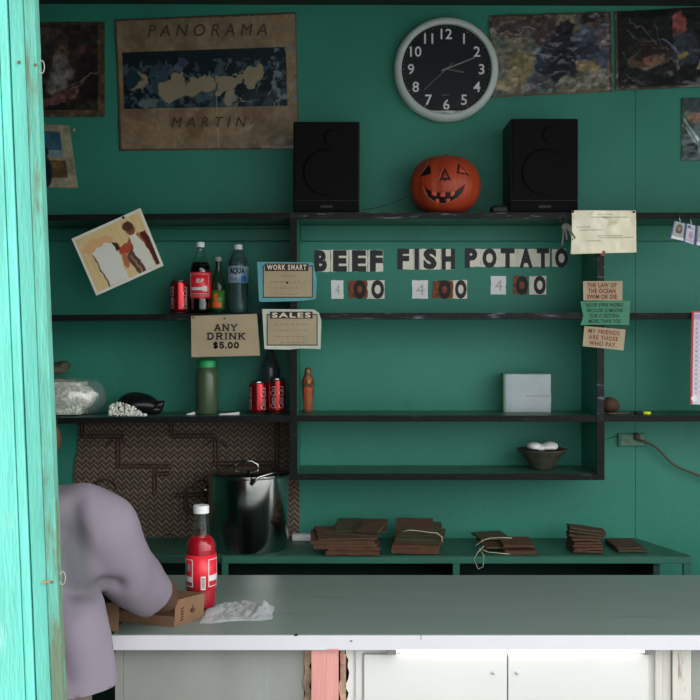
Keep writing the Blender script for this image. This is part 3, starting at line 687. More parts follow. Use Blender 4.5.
for (ch, a, b, la, lb, lab) in (('P', 467, 480.5, 465, 477.3, 'cream card with black letter P starting the word POTATO'), ('O', 480.7, 499, 482.4, 496.6, 'cream card with black letter O after the P of POTATO'), ('T', 499.2, 517, 500.6, 514.6, 'cream card with black letter T before the A of POTATO'), ('A', 517.2, 534.6, 519.4, 532.8, 'cream card with black letter A in the word POTATO'), ('T', 534.8, 549.6, 536.8, 549, 'cream card with black letter T after the A of POTATO'), ('O', 552, 565.8, 555, 568, 'cream card with black letter O ending the word POTATO')):
    letter_card(ch, a, b, 249, 266.8, la, lb, 248.2, 268, lab, group=G1)
M_faint = mat('faint pencil', (.55, .52, .46), .8)
for word, wa, wb, ba, bb, oa, ob, y0 in (('BEEF', 331.2, 343.4, 348.6, 368.8, 366.5, 384.6, 280.3), ('FISH', 412, 428, 433, 454.2, 450.5, 467, 280.2), ('POTATO', 490.8, 505.8, 512.8, 529, 529.2, 546.2, 276)):
    h = 18.6
    letter_card('4', wa, wb, y0, y0+h, wa+4, wb-3.5, y0+4, y0+h-4, 'plain white price card with a faint 4 under the word %s' % word, M_wcard, 'price cards', M_faint, bold=0)
    letter_card('O', oa, ob, y0, y0+h, max(oa+4.5, ob-13.5), ob-.4, y0-.4, y0+h, 'cream card with a black zero ending the price under the word %s' % word, group='price cards')
    c = MB().prism([(x, z) for x, z in jag(ba, y0+.4, bb-1.5, y0+h-.6, 1.3)], WY-.0030, WY-.0018).build('letter_card', M_brown)
    tag(c, 'rust brown stained middle price card under the word %s' % word, 'letter card', 'price cards')
    text('letter', 'O', P((ba+bb)/2+1, y0+h/2, WY-.0032), 12.5*.0035, h*.0036, mat('soot black', (.010, .008, .007), .6), c, bold=.008)

# ------------------------------------------------------------------ signs on the shelf edges
SG = SY-.005
M_sign = mat('tan sign card', A(138, 124, 100), .7, var=.07, vscale=12)
def quad_card(name, pts, Y, m, th=.002, parent=None):
    return MB().prism([(X(a, Y), Z(b, Y)) for a, b in pts], Y-th, Y).build(name, m, parent)
anyd = quad_card('drink_sign', [(191.2, 316), (257, 313.8), (260, 355.5), (191.6, 357.2)], SG, M_sign)
tag(anyd, 'tan card sign reading ANY DRINK $5.00 pinned to the left shelf edge', 'sign')
def arc(cx, cy, rx, ry, a0, a1, n=10): return [(cx+rx*math.cos(R(a0+(a1-a0)*k/n)), cy+ry*math.sin(R(a0+(a1-a0)*k/n))) for k in range(n+1)]
GL = {'A': ([[(.12, 0), (.5, 1), (.88, 0)], [(.28, .34), (.72, .34)]], [(.12, 0), (.88, 0), (.46, 1)]),
 'N': ([[(.15, 0), (.15, 1), (.85, 0), (.85, 1)]], [(.15, 0), (.12, 1), (.85, 1)]),
 'Y': ([[(.12, 1), (.5, .5), (.88, 1)], [(.5, .5), (.5, 0)]], [(.12, 1), (.88, 1), (.5, 0)]),
 'D': ([[(.2, 0), (.2, 1), (.45, 1)]+arc(.45, .5, .4, .5, 90, -90)+[(.2, 0)]], [(.15, 0), (.15, 1)]),
 'R': ([[(.2, 0), (.2, 1), (.5, 1)]+arc(.5, .75, .32, .25, 90, -90)+[(.2, .5)], [(.5, .5), (.85, 0)]], [(.2, 0), (.15, 1), (.88, 0)]),
 'I': ([[(.5, 0), (.5, 1)]], [(.5, 0), (.5, 1)]),
 'K': ([[(.2, 0), (.2, 1)], [(.85, 1), (.25, .42)], [(.42, .58), (.85, 0)]], [(.2, 0), (.2, 1), (.83, 1), (.85, 0)]),
 '$': ([arc(.5, .72, .3, .22, 20, 270)+arc(.5, .26, .3, .24, 90, -160), [(.5, -.12), (.5, 1.12)]], []),
 '5': ([[(.8, 1), (.25, 1), (.22, .55)]+arc(.48, .3, .32, .3, 110, -160)], []),
 '0': ([arc(.5, .5, .34, .5, 0, 360, 18)], []), '.': ([[(.5, 0), (.5, .08)]], []), ' ': ([], [])}
def slab(parent, s, x0, x1, y0, y1, Y, th=.0050, adv=None):
    m = MB(); n = len(s); h = y1-y0
    ws = [.5 if c == 'I' else .4 if c == '.' else 1 for c in s]; tot = sum(ws); u = (x1-x0)/tot; x = x0
    for c, w in zip(s, ws):
        L, S = GL[c]; cw = u*w*.86; off = u*w*.07
        def pt(q): 
            qx = q[0] if w == 1 else (q[0]-.5)*.0+.5
            return P(x+off+cw*qx, y1-h*q[1], Y)
        for pl in L:
            for a, b in zip(pl, pl[1:]):
                pa, pb = pt(a), pt(b); d = (pb-pa)
                if d.length > 1e-6: d.normalize(); m.bar(pa-d*th*.35, pb+d*th*.35, th, .0008, up=(0, 1, 0))
        for q in S:
            c0 = pt(q); m.bar(c0-Vector((u*.0032*.26, 0, 0)), c0+Vector((u*.0032*.26, 0, 0)), .0014, .0009, up=(0, 1, 0))
        x += u*w
    return m.build('lettering', M_letter, parent)
YT = SG-.0024
slab(anyd, 'ANY', 213.5, 238, 324.6, 330.6, YT); slab(anyd, 'DRINK', 206, 246, 333.2, 339.2, YT); slab(anyd, '$5.00', 212.5, 239.5, 342.6, 347.8, YT)
for px, py, col in ((193.5, 317.5, (.3, .03, .02)), (224.5, 318.5, (.03, .2, .08))):
    MB().ball(P(px, py, YT), .0035, .003, .0035).build('pin', mat('pin %d' % px, col, .4), anyd, True)

def squiggle(mb, x0, x1, y, Y, h=1.4, seed=0, slope=0):
    r = random.Random(seed); x = x0
    while x < x1-1:
        w = r.uniform(2.0, 5.5)
        for k in range(int(w/1.1)):
            xx = x+k*1.1; yy = y + slope*(xx-x0)
            mb.bar(P(xx, yy+r.uniform(-h/2, 0), Y), P(xx+.8, yy+r.uniform(0, h/2), Y), .0013, .0004, up=(0, 1, 0))
        x += w+1.3
M_smallprint = mat('small print', A(72, 64, 54), .8)
def framed_notice(name, outer, m_out, inner, title, tx, label, seed):
    o = quad_card(name, outer, SG, m_out, .0015); tag(o, label, 'sign')
    quad_card('border', [(inner[0]-1, inner[1]-1), (inner[2]+1, inner[1]-1), (inner[2]+1, inner[3]+1), (inner[0]-1, inner[3]+1)], SG-.0016, M_letter, .0006, o)
    quad_card('paper', [(inner[0], inner[1]), (inner[2], inner[1]), (inner[2], inner[3]), (inner[0], inner[3])], SG-.0022, M_sign, .0006, o)
    quad_card('title_strip', [(tx[0], tx[2]), (tx[1], tx[2]), (tx[1], tx[3]), (tx[0], tx[3])], SG-.0029, M_letter, .0006, o)
    text('lettering', title, P((tx[0]+tx[1])/2, (tx[2]+tx[3])/2, SG-.0037), (tx[1]-tx[0]-4)*.00328, (tx[3]-tx[2]-2)*.00328, M_cream, o, space=1.25, bold=.003)
    m = MB(); n = 4; cx = (inner[0]+inner[2])/2
    for k, w in enumerate((12, 36, 26, 24) if seed == 1 else (36, 36, 34, 24)):
        squiggle(m, cx-w/2, cx+w/2, inner[1]+9.5+k*6.0, SG-.003, seed=seed*10+k)
    m.build('print_lines', M_smallprint, o)
    return o
M_blue = mat('blue card in plastic', A(52, 118, 128), .25, coat=.5, var=.12, vscale=20)
M_pale = mat('pale card in plastic', A(150, 156, 140), .25, coat=.5, var=.12, vscale=20)
ws = framed_notice('work_notice', [(257.2, 261.8), (313, 262.5), (317, 280), (315.8, 299), (300, 301), (262, 302), (259, 301)], M_blue, (263.8, 266.5, 312, 296.8), 'WORK SMART', (265, 308.4, 263.6, 271), 'blue bordered notice headed WORK SMART on the left shelf upright', 1)
MB().ball(P(287.3, 282.7, SG-.004), .0035, .003, .0035).build('pin', M_black, ws, True)
sa = framed_notice('sales_notice', [(262.2, 309), (314, 309.5), (319, 313), (321.4, 320), (320.6, 349), (300, 348.3), (290, 349.6), (264.5, 349)], M_pale, (267.6, 315, 316.6, 344.6), 'SALES', (270, 312.6, 311.6, 318.6), 'pale bordered notice headed SALES just below the blue notice', 2)

# three small signs on the right upright
M_red = mat('red brown lettering', A(100, 40, 34), .7)
s1 = quad_card('law_sign', [(583, 281.2), (622.4, 281), (622.2, 300.6), (583.2, 300.4)], SG, M_sign); tag(s1, 'tan card sign reading THE LAW OF THE OCEAN on the right upright', 'sign')
text('lettering', 'THE LAW OF\nTHE OCEAN\nSWIM OR DIE', P(602, 290.9, YT), 30*.00328, 16.3*.00328, M_red, s1, bold=.003, space=1.1, linesp=.95)
M_green = mat('green plastic sign', A(36, 100, 72), .35, var=.1, vscale=25)
s2 = quad_card('green_sign', [(580.2, 301.4), (630, 300.8), (629, 325), (606, 324.6), (580.6, 325.2), (583, 316)], SG, M_green); tag(s2, 'green card sign with four printed lines between two tan signs', 'sign')
text('lettering', 'NEVER EVEN WORRY\nBECAUSE SOMEONE\nELSE IS GETTING\nMORE THAN YOU', P(605, 313, YT), 38*.00328, 20*.00328, mat('dark green print', A(24, 50, 38), .7), s2, bold=.002, space=1.1)
s3 = quad_card('friends_sign', [(584.2, 326), (625.4, 329.6), (623.4, 350.4), (582.4, 346.2)], SG, M_sign); tag(s3, 'tilted tan card sign reading MY FRIENDS ARE THOSE WHO PAY', 'sign')
text('lettering', 'MY FRIENDS\nARE THOSE\nWHO PAY.', P(603.6, 338, YT), 31*.00328, 16.5*.00328, M_red, s3, rot=-.085, bold=.002, space=1.15)

# laminated paper pinned over the top of the right upright
p = Paint(570, 210, 636, 254, (188, 181, 154), E=.48)
p.noise(.07, 8); p.rect(612, 210, 636, 254, (172, 162, 130), .6)
for y, a, b in ((214, 598, 612), (217, 590, 626), (227, 575, 588), (230, 578, 600), (236, 596, 620), (238, 598, 632), (241, 586, 600)):
    x = a
    while x < b: p.line(x, y, x+1.6, y+.2, 1.2, (104, 99, 82), .7); x += 2.4
lam = p.mesh('laminated_notice', SG-.002, mat('crinkled laminate', (1, 1, 1), .18, attr='print', coat=1), crumple=.012, cs=20, corners=[(571.5, 210.5), (635.5, 210.5), (636, 252.5), (570.5, 254.3)])
tag(lam, 'shiny laminated cream notice pinned over the top right upright', 'notice')
for a, b in ((573, 211.5), (634, 212)): MB().ball(P(a, b, SG-.014), .0042, .004, .0042).build('pin', mat('brown pin', (.08, .03, .02), .5), lam, True)
MB().box(X(600, SY), X(604.5, SY), SY-.012, SY-.003, Z(256, SY), Z(251, SY), .001).build('clip', mat('brown clip', A(110, 70, 54), .6), lam)

# tilted snapshot
tl, tr, br, bl = (71.5, 238.8), (140.5, 208), (164.2, 265.8), (96.8, 296)
p = Paint(0, 0, 76, 63, (186, 164, 118), E=.55, res=.5)
p.rect(0, 0, 76, 63, (190, 168, 124)); p.noise(.05, 6)
for k in range(12): p.line(4+k*6, 3, 4+k*6+1, 58, 2.4, (172, 150, 104), .5)
p.warp(1.2, 8); p.ell(22, 17, 18, 6, (196, 140, 104), a=.6); p.ell(18, 14, 6, 6, (186, 150, 100), a=.7)
p.poly([(14, 22), (30, 17), (38, 22), (39, 38), (38, 60), (17, 60)], (206, 206, 196)); p.line(13.5, 24, 17, 60, 1.4, (70, 50, 40)); p.poly([(36, 20), (40, 22), (42, 30), (37, 29)], (60, 34, 28))
p.poly([(38, 30), (54, 24), (56, 34), (42, 38)], (150, 62, 44)); p.ell(58, 15, 4.5, 6.5, (110, 66, 46)); p.ell(57, 12, 5, 4, (70, 44, 32)); p.line(57, 22, 48, 30, 3, (130, 78, 56)); p.poly([(54, 22), (63, 20), (67, 36), (68, 60), (56, 60), (54, 40)], (206, 204, 190)); p.line(64, 22, 70, 46, 3, (140, 84, 60)); p.poly([(44, 40), (53, 32), (57, 60), (50, 60)], (76, 58, 50)); p.line(50, 40, 53, 60, 1.2, (150, 110, 90)); p.ell(43, 42, 3, 8, (150, 96, 60)); p.poly([(66, 22), (73, 22), (73, 60), (69, 60)], (76, 34, 30)); p.line(70, 26, 71, 58, 1, (36, 26, 22))
p.unwarp()
for a in ((0, 0, 76, 3), (0, 60, 76, 63), (0, 0, 2.8, 63), (73.2, 0, 76, 63)): p.rect(*a, (190, 190, 182))
ph = p.mesh('photograph', SG-.004, M_gloss, corners=[tl, tr, br, bl], curl=lambda u, v: .002+.006*v*v, thick=.001)
tag(ph, 'tilted white bordered photograph of people pinned at the left shelves', 'photograph')
MB().ball(P(123.4, 217.6, SG-.008), .0045, .004, .0045).build('pin', mat('dark red pin', (.05, .015, .012), .4), ph, True)

# keys
key = empty('bunch_of_keys', P(562, 214, SG), 'bunch of dark keys hanging beside the laminated notice', 'keys')
M_key = mat('tarnished key metal', (.10, .095, .08), .45, metal=.6)
def circ(c, r, n=18, tilt=0): return [Vector(c)+Vector((r*math.cos(a), tilt*math.sin(a), r*math.sin(a))) for a in np.linspace(0, 2*PI, n)]
MB().tube(circ(P(563, 219, SG-.004), .011), .0009, 6).build('key_ring', M_key, key)
for i, (x, y, an, L) in enumerate(((565, 226, 8, .045), (567, 226, 22, .050), (569, 228, 30, .04), (564, 227, -6, .06))):
    a = R(an); d = Vector((math.sin(a), 0, -math.cos(a))); c = P(x, y, SG-.006-i*.003)
    m = MB().ball(c, .009, .0012, .010, u=14, v=8).bar(c+d*.006, c+d*L, .0045, .0018, up=(0, 1, 0))
    for q in (.55, .7, .85): m.bar(c+d*L*q, c+d*L*q+Vector((.004, 0, 0)), .002, .0016, up=(0, 1, 0))
    m.build('key', M_key, key)

# ------------------------------------------------------------------ cans and bottles
M_canred = mat('red can', (.42, .012, .02), .20, metal=.75, coat=.4)
M_aluminium = mat('aluminium', (.55, .55, .55), .25, metal=1)
M_cantext = mat('pale can lettering', (.45, .40, .36), .35, metal=.3)
def can(px, Y, zb, h, r, label, a0, group=None):
    c = Vector((X(px, Y), Y, zb)); root = empty('drink_can', c, label, 'drink can', group)
    MB().lathe([(r*.80, .006), (r*.97, .012), (r, .018), (r, h-.016), (r*.97, h-.010)], c, 40).build('can_body', M_canred, root, True)
    MB().lathe([(0, .004), (r*.70, .004), (r*.74, .0), (r*.80, .006)], c, 40).build('can_base', M_aluminium, root, True)
    l = MB().lathe([(r*.97, h-.010), (r*.82, h-.003), (r*.83, h), (r*.78, h), (r*.76, h-.004), (0, h-.004)], c, 40).build('can_lid', M_aluminium, root, True)
    MB().box(c.x-.006, c.x+.006, c.y-.013, c.y+.004, zb+h-.0035, zb+h-.0015, .0006).build('pull_tab', M_aluminium, l)
    for a in a0: wrap_text('lettering', 'Coca-Cola', c, r, a, zb+h*.48, .074, .019, M_cantext, root, vert=True, shear=.35, bold=.001)
    return root
can(179, 3.37, shelf_z(T2, X(179, 3.37)), .116, .0305, 'red drink can standing on the middle left shelf by the cola bottle', (-.75, .9))
can(258, 3.345, shelf_z(T3, X(258, 3.345)), .112, .0300, 'left one of two red drink cans on the lower left shelf', (-1.0, .75), 'two red cans on the lower left shelf')
can(276.6, 3.345, shelf_z(T3, X(276.6, 3.345)), .122, .0300, 'right one of two red drink cans, next to the black upright', (-.35, .6), 'two red cans on the lower left shelf')

def bottle(name, px, Y, zb, h, r, prof, m_shell, liq, m_liq, label_band, m_label, capm, capr, label, group=None):
    """prof: list of (r fraction, z fraction); liq: fill height fraction"""
    c = Vector((X(px, Y), Y, zb)); root = empty(name, c, label, 'bottle', group)
    outer = [(0, .004)] + [(a*r, b*h) for a, b in prof]
    inner = [(max(.001, a*r-.0012), b*h) for a, b in prof][::-1]
    MB().lathe(outer+[(inner[0][0], outer[-1][1])]+inner+[(0, .006)], c, 40).build('glass', m_shell, root, True)
    if m_liq:
        lp = [(max(.001, a*r-.0022), b*h+.002) for a, b in prof if b <= liq]
        # interpolate the surface level
        for (a0, b0), (a1, b1) in zip(prof, prof[1:]):
            if b0 <= liq < b1: t = (liq-b0)/(b1-b0); lp.append(((a0+(a1-a0)*t)*r-.0022, liq*h))
        MB().lathe([(0, .007)]+lp+[(0, liq*h)], c, 40).build('liquid', m_liq, root, True)
    lb = None
    if label_band:
        z0, z1, lr = label_band
        lb = MB().lathe([(lr*r, z0*h), (lr*r+.0007, z0*h), (lr*r+.0007, z1*h), (lr*r, z1*h)], c, 48).build('paper_label', m_label, root, True)
    tr = prof[-1][0]*r
    MB().lathe([(0, h*.985), (capr, h*.985), (capr, h*.94), (tr+.0005, h*.94), (tr+.0005, h*.93), (capr+.0008, h*.93), (capr+.0008, h*.997), (capr-.001, h+.001), (0, h+.001)], c, 32).build('cap', capm, root, 'auto')
    return root, c, lb
SODA = [(.80, .006), (.97, .03), (1, .07), (.985, .20), (1, .30), (1, .58), (.99, .62), (.90, .68), (.70, .745), (.50, .80), (.40, .85), (.36, .90), (.36, .985)]
M_dkcola = mat('dark cola', (.010, .004, .004), .08, coat=.3)
M_redsoda = mat('red soda', (.80, .012, .04), .05, trans=.35, ior=1.33)
M_redlab = mat('red label', (.85, .02, .04), .4, coat=.3)
M_redlab2 = mat('red bottle label', A(190, 30, 44), .4, coat=.3)
M_paleprint = mat('white label print', (.72, .72, .72), .5)
Zl2 = lambda px: shelf_z(T2, X(px, 3.38))
# cola bottle
root, c, lb = bottle('cola_bottle', 200.5, 3.38, Zl2(200), .243, .0352, SODA, M_glass, .72, M_dkcola, (.22, .58, 1.0), M_redlab2, M_white, .0135, 'dark cola bottle with red label and white cap, next to the can')
r = .0352
def on_cyl(c, r, ang0, ang1, z0, z1, name, m, parent, th=.0006, off=.0009):
    mb = MB(); n = max(2, int(abs(ang1-ang0)/.08)+1); rows = []
    for k in range(n+1):
        t = ang0+(ang1-ang0)*k/n
        rows.append([mb.bm.verts.new((c[0]+(r+o)*math.sin(t), c[1]-(r+o)*math.cos(t), z)) for o, z in ((off, z0), (off+th, z0), (off+th, z1), (off, z1))])
    for a, b in zip(rows, rows[1:]):
        for k in range(4): mb.bm.faces.new((a[k], b[k], b[(k+1) % 4], a[(k+1) % 4]))
    mb.bm.faces.new(rows[0]); mb.bm.faces.new(rows[-1][::-1])
    return mb.build(name, m, parent)
def frame_on(c, r, a0, a1, z0, z1, m, parent, w=.0012):
    on_cyl(c, r, a0, a1, z0, z0+w, 'label_frame', m, parent); on_cyl(c, r, a0, a1, z1-w, z1, 'label_frame', m, parent)
    on_cyl(c, r, a0, a0+w/r, z0, z1, 'label_frame', m, parent); on_cyl(c, r, a1-w/r, a1, z0, z1, 'label_frame', m, parent)
frame_on(c, r, -.95, .95, c.z+.060, c.z+.135, M_paleprint, lb)
wrap_text('lettering', 'SUP', c, r+.0008, .1, c.z+.112, .028, .014, M_paleprint, lb, shear=.3, bold=.003)
on_cyl(c, r, -.8, .75, c.z+.080, c.z+.090, 'label_stripe', M_paleprint, lb); on_cyl(c, r, .35, .8, c.z+.076, c.z+.094, 'label_stripe', M_paleprint, lb); on_cyl(c, r, -.8, .8, c.z+.067, c.z+.069, 'label_stripe', M_paleprint, lb)
# small green glass bottle
SMALL = [(.85, .006), (1, .03), (1, .45), (.97, .52), (.80, .60), (.55, .70), (.42, .80), (.40, .92), (.44, .96), (.44, .985)]
M_grglass = mat('dark green glass', (.03, .10, .05), .05, trans=.6)
root, c, lb = bottle('small_bottle', 218.3, 3.395, Zl2(218), .193, .0232, SMALL, M_grglass, .66, mat('dark drink', (.012, .02, .012), .1), (.08, .42, 1.0), mat('green label', A(50, 96, 40), .4, coat=.3), mat('dull crown cap', (.35, .34, .30), .4), .0115, 'small dark green glass bottle with green and orange label')
r = .0232
wrap_text('lettering', 'S', c, r+.0008, -.25, c.z+.052, .014, .036, mat('orange print', A(214, 92, 40), .5), lb, bold=.006)
on_cyl(c, r, -.9, .6, c.z+.022, c.z+.040, 'label_stripe', mat('orange print', (0, 0, 0)), lb)
# water bottle
WATER = [(.80, .006), (.97, .03), (1, .08), (.96, .14), (1, .2), (.96, .26), (1, .32), (.97, .38), (1, .44), (1, .70), (.93, .76), (.70, .85), (.45, .915), (.36, .94), (.36, .985)]
M_waterg = mat('blue green plastic', (.30, .55, .52), .06, trans=.9, ior=1.25)
root, c, lb = bottle('water_bottle', 238.3, 3.38, Zl2(238), .233, .0342, WATER, M_waterg, .80, mat('water', (.04, .16, .16), .05, trans=.35, ior=1.33), (.445, .69, 1.0), mat('clear blue label', A(120, 140, 152), .3, coat=.4), M_white, .0135, 'clear water bottle with AQUA label at the right of the bottle row')
r = .0342
M_navy = mat('navy print', A(14, 26, 46), .5)
wrap_text('lettering', 'AQUA', c, r+.0008, -.02, c.z+.142, .054, .024, M_navy, lb, bold=.004)
wrap_text('lettering', 'fina', c, r+.0008, -.35, c.z+.118, .022, .013, mat('blue print', A(30, 84, 150), .5), lb)
on_cyl(c, r, .38, .92, c.z+.107, c.z+.128, 'logo_patch', MATS['blue print'], lb)
# bottle behind the cans
root, c, lb = bottle('tall_bottle', 270.5, 3.445, shelf_z(T3, X(270, 3.445)), .232, .033, SODA, mat('smoky glass', (.35, .45, .45), .05, trans=.9), 0, None, None, None, mat('dull black cap', (.02, .05, .05), .4), .0135, 'tall clear bottle standing behind the two red cans')
# jar with green lid
c = Vector((X(207, 3.38), 3.38, shelf_z(T3, X(207, 3.38)))); jar = empty('jar', c, 'tall cloudy yellow green jar with a green screw lid', 'jar')
JR = .0375; JH = .182
MB().lathe([(0, .0), (JR*.9, .0), (JR, .006), (JR, .125), (JR*.93, .145), (JR*.72, .157), (JR*.70, .165), (0, .165)], c, 48, rib=lambda t, z: 1-.018*abs(math.sin(10*t))).build('jar_body', mat('cloudy green plastic', A(64, 80, 58), .3, trans=.2, coat=.3), jar, True)
MB().lathe([(0, JH), (JR*.72, JH), (JR*.78, JH-.003), (JR*.78, JH-.024), (0, JH-.024)], c, 48, rib=lambda t, z: 1+.01*math.sin(30*t)).build('lid', mat('green lid', A(38, 150, 84), .4), jar, 'auto')

# ------------------------------------------------------------------ red soda bottle on the counter
Yb = .6875/(608.5-335)*1000
SODA2 = [(.80, .006), (.96, .025), (1, .06), (1, .17), (.985, .19), (.985, .55), (1, .57), (.97, .62), (.86, .665), (.68, .695), (.57, .72), (.53, .78), (.49, .86), (.46, .92), (.46, .985)]
root, c, lb = bottle('soda_bottle', 201.2, Yb, NZ, .259, .0378, SODA2, M_glass, .705, M_redsoda, (.205, .54, .99), M_redlab, M_white, .0190, 'red soda bottle with white cap standing on the counter by the box')
r = .0378
frame_on(c, r, -1.55, -.42, c.z+.062, c.z+.130, M_paleprint, lb, .0018); frame_on(c, r, .62, 1.9, c.z+.062, c.z+.130, M_paleprint, lb, .0018)
on_cyl(c, r, -1.5, -.5, c.z+.074, c.z+.087, 'label_stripe', M_paleprint, lb); on_cyl(c, r, .66, 1.8, c.z+.076, c.z+.090, 'label_stripe', M_paleprint, lb)
on_cyl(c, r, -1.25, -.65, c.z+.100, c.z+.118, 'label_emblem', mat('grey print', (.3, .3, .34), .5), lb)
bc = on_cyl(c, r, .12, .42, c.z+.056, c.z+.089, 'barcode', M_paleprint, lb)
for k in range(9): on_cyl(c, r, .16, .38, c.z+.060+k*.003, c.z+.0612+k*.003+(.0005 if k % 2 else 0), 'barcode_line', M_ink, lb, off=.0016, th=.0002)

# ------------------------------------------------------------------ cardboard take-away box
A_, B_, C_, D_ = Vector((-.414, 2.352, NZ)), Vector((-.356, 2.425, NZ)), Vector((-.60, 2.52, NZ)), Vector((-.668, 2.435, NZ))
box = empty('cardboard_box', (A_+C_)/2, 'open brown cardboard food box on the counter under the arm', 'box')
def panel(a, b, h0, h1, name, out=.006, m=M_kraft):
    a = Vector(a); b = Vector(b); d = (b-a).normalized(); n = Vector((d.y, -d.x, 0)); t = .0018
    o = n*out
    mb = MB().hexa([a, b, b-n*t, a-n*t], [a+o+Vector((0, 0, h0)), b+o+Vector((0, 0, h1)), b+o-n*t+Vector((0, 0, h1)), a+o-n*t+Vector((0, 0, h0))])
    return mb.build(name, m, box)
e = Vector((0, 0, .0005))
rp_ = panel(A_+e, B_+e, .064, .062, 'side_panel'); panel(B_+e, C_+e, .060, .060, 'back_panel'); panel(C_+e, D_+e, .055, .055, 'side_panel'); panel(D_+e, A_+e, .026, .026, 'front_panel')
mb = MB().hexa([A_+e, B_+e, C_+e, D_+e], [q+Vector((0, 0, .003)) for q in (A_, B_, C_, D_)]); mb.build('box_floor', M_kraft, box)
q0 = P(106, 634.3, 2.298); MB().hexa([(X(104, 2.33), 2.318, NZ+.0005), (X(119.5, 2.33), 2.318, NZ+.0005), (X(119.5, 2.33), 2.322, NZ+.0005), (X(104, 2.33), 2.322, NZ+.0005)], [(X(104, 2.33), 2.335, NZ+.062), (X(118.5, 2.33), 2.335, NZ+.064), (X(118.5, 2.33), 2.339, NZ+.064), (X(104, 2.33), 2.339, NZ+.062)]).build('flap', M_kraft, box)
d = (B_-A_).normalized(); n = Vector((d.y, -d.x, 0))
M_print2 = mat('dark box print', A(70, 46, 32, .9), .8)
mb = MB(); o0 = A_ + d*.055 + n*.0045 + Vector((0, 0, .030)); mb.ball(o0, .007, .002, .006, rot=Matrix.Rotation(math.atan2(d.y, d.x), 3, 'Z')).bar(o0, o0+Vector((0, 0, .012)), .002, .001); mb.build('logo', M_print2, box)
mb = MB()
for k in range(5): mb.bar(A_+d*.018+n*(.002+.0045*(.012+k*.007)/.06)+Vector((0, 0, .012+k*.007)), A_+d*.026+n*(.0025+.0045*(.012+k*.007)/.06)+Vector((0, 0, .014+k*.007)), .003, .0012)
mb.build('print_lines', M_print2, box)

# ------------------------------------------------------------------ crumpled clear plastic bag on the counter
def plastic_bag():
    nx, ny = 90, 46; bm = bmesh.new(); g = []
    x0, x1 = X(203, 2.45), X(274, 2.45); y0, y1 = 2.375, 2.62
    for layer, hs in ((0, 1.0),):
        for j in range(ny):
            row = []
            for i in range(nx):
                u = i/(nx-1); v = j/(ny-1)
                a = 2*PI*(v-.5); 
                edge = math.sin(PI*u)**.4 * math.sin(PI*v)**.4
                wob = .05*mnoise.noise(Vector((u*3, v*3, 5))); wob2 = .08*mnoise.noise(Vector((u*3, v*3, 9)))
                x = x0+(x1-x0)*(u*.98+wob*.5); y = y0+(y1-y0)*(v*(.55+.30*math.sin(PI*min(1, u*.9+.1)))+wob2*.4+.16*u)*.85
                q = Vector((u*5+v*2, v*5-u*3, 1)); h = abs(mnoise.noise(q))*.017+abs(mnoise.noise(q*2.3))*.006
                h += .022*math.exp(-((u-.86)/.10)**2)*math.sin(PI*v)+.006
                row.append(bm.verts.new((x, y, NZ+.002+h*edge)))
            g.append(row)
    for j in range(ny-1):
        for i in range(nx-1): bm.faces.new((g[j][i], g[j][i+1], g[j+1][i+1], g[j+1][i]))
    mb = MB(); mb.bm.free(); mb.bm = bm
    m = bpy.data.materials.new('clear plastic film'); m.use_nodes = True; t = m.node_tree; t.nodes.clear()
    tr = t.nodes.new('ShaderNodeBsdfTransparent'); tl_ = t.nodes.new('ShaderNodeBsdfDiffuse'); tl_.inputs[0].default_value = (.85, .88, .90, 1)
    gl = t.nodes.new('ShaderNodeBsdfGlossy'); gl.inputs['Roughness'].default_value = .15
    a = t.nodes.new('ShaderNodeMixShader'); a.inputs[0].default_value = .42; t.links.new(tr.outputs[0], a.inputs[1]); t.links.new(tl_.outputs[0], a.inputs[2])
    b = t.nodes.new('ShaderNodeMixShader'); b.inputs[0].default_value = .14; t.links.new(a.outputs[0], b.inputs[1]); t.links.new(gl.outputs[0], b.inputs[2])
    ou = t.nodes.new('ShaderNodeOutputMaterial'); t.links.new(b.outputs[0], ou.inputs[0])
    MATS['film'] = m
    o = mb.build('plastic_bag', m, None, True); tag(o, 'crumpled clear plastic bag lying flat beside the soda bottle', 'plastic bag')
plastic_bag()
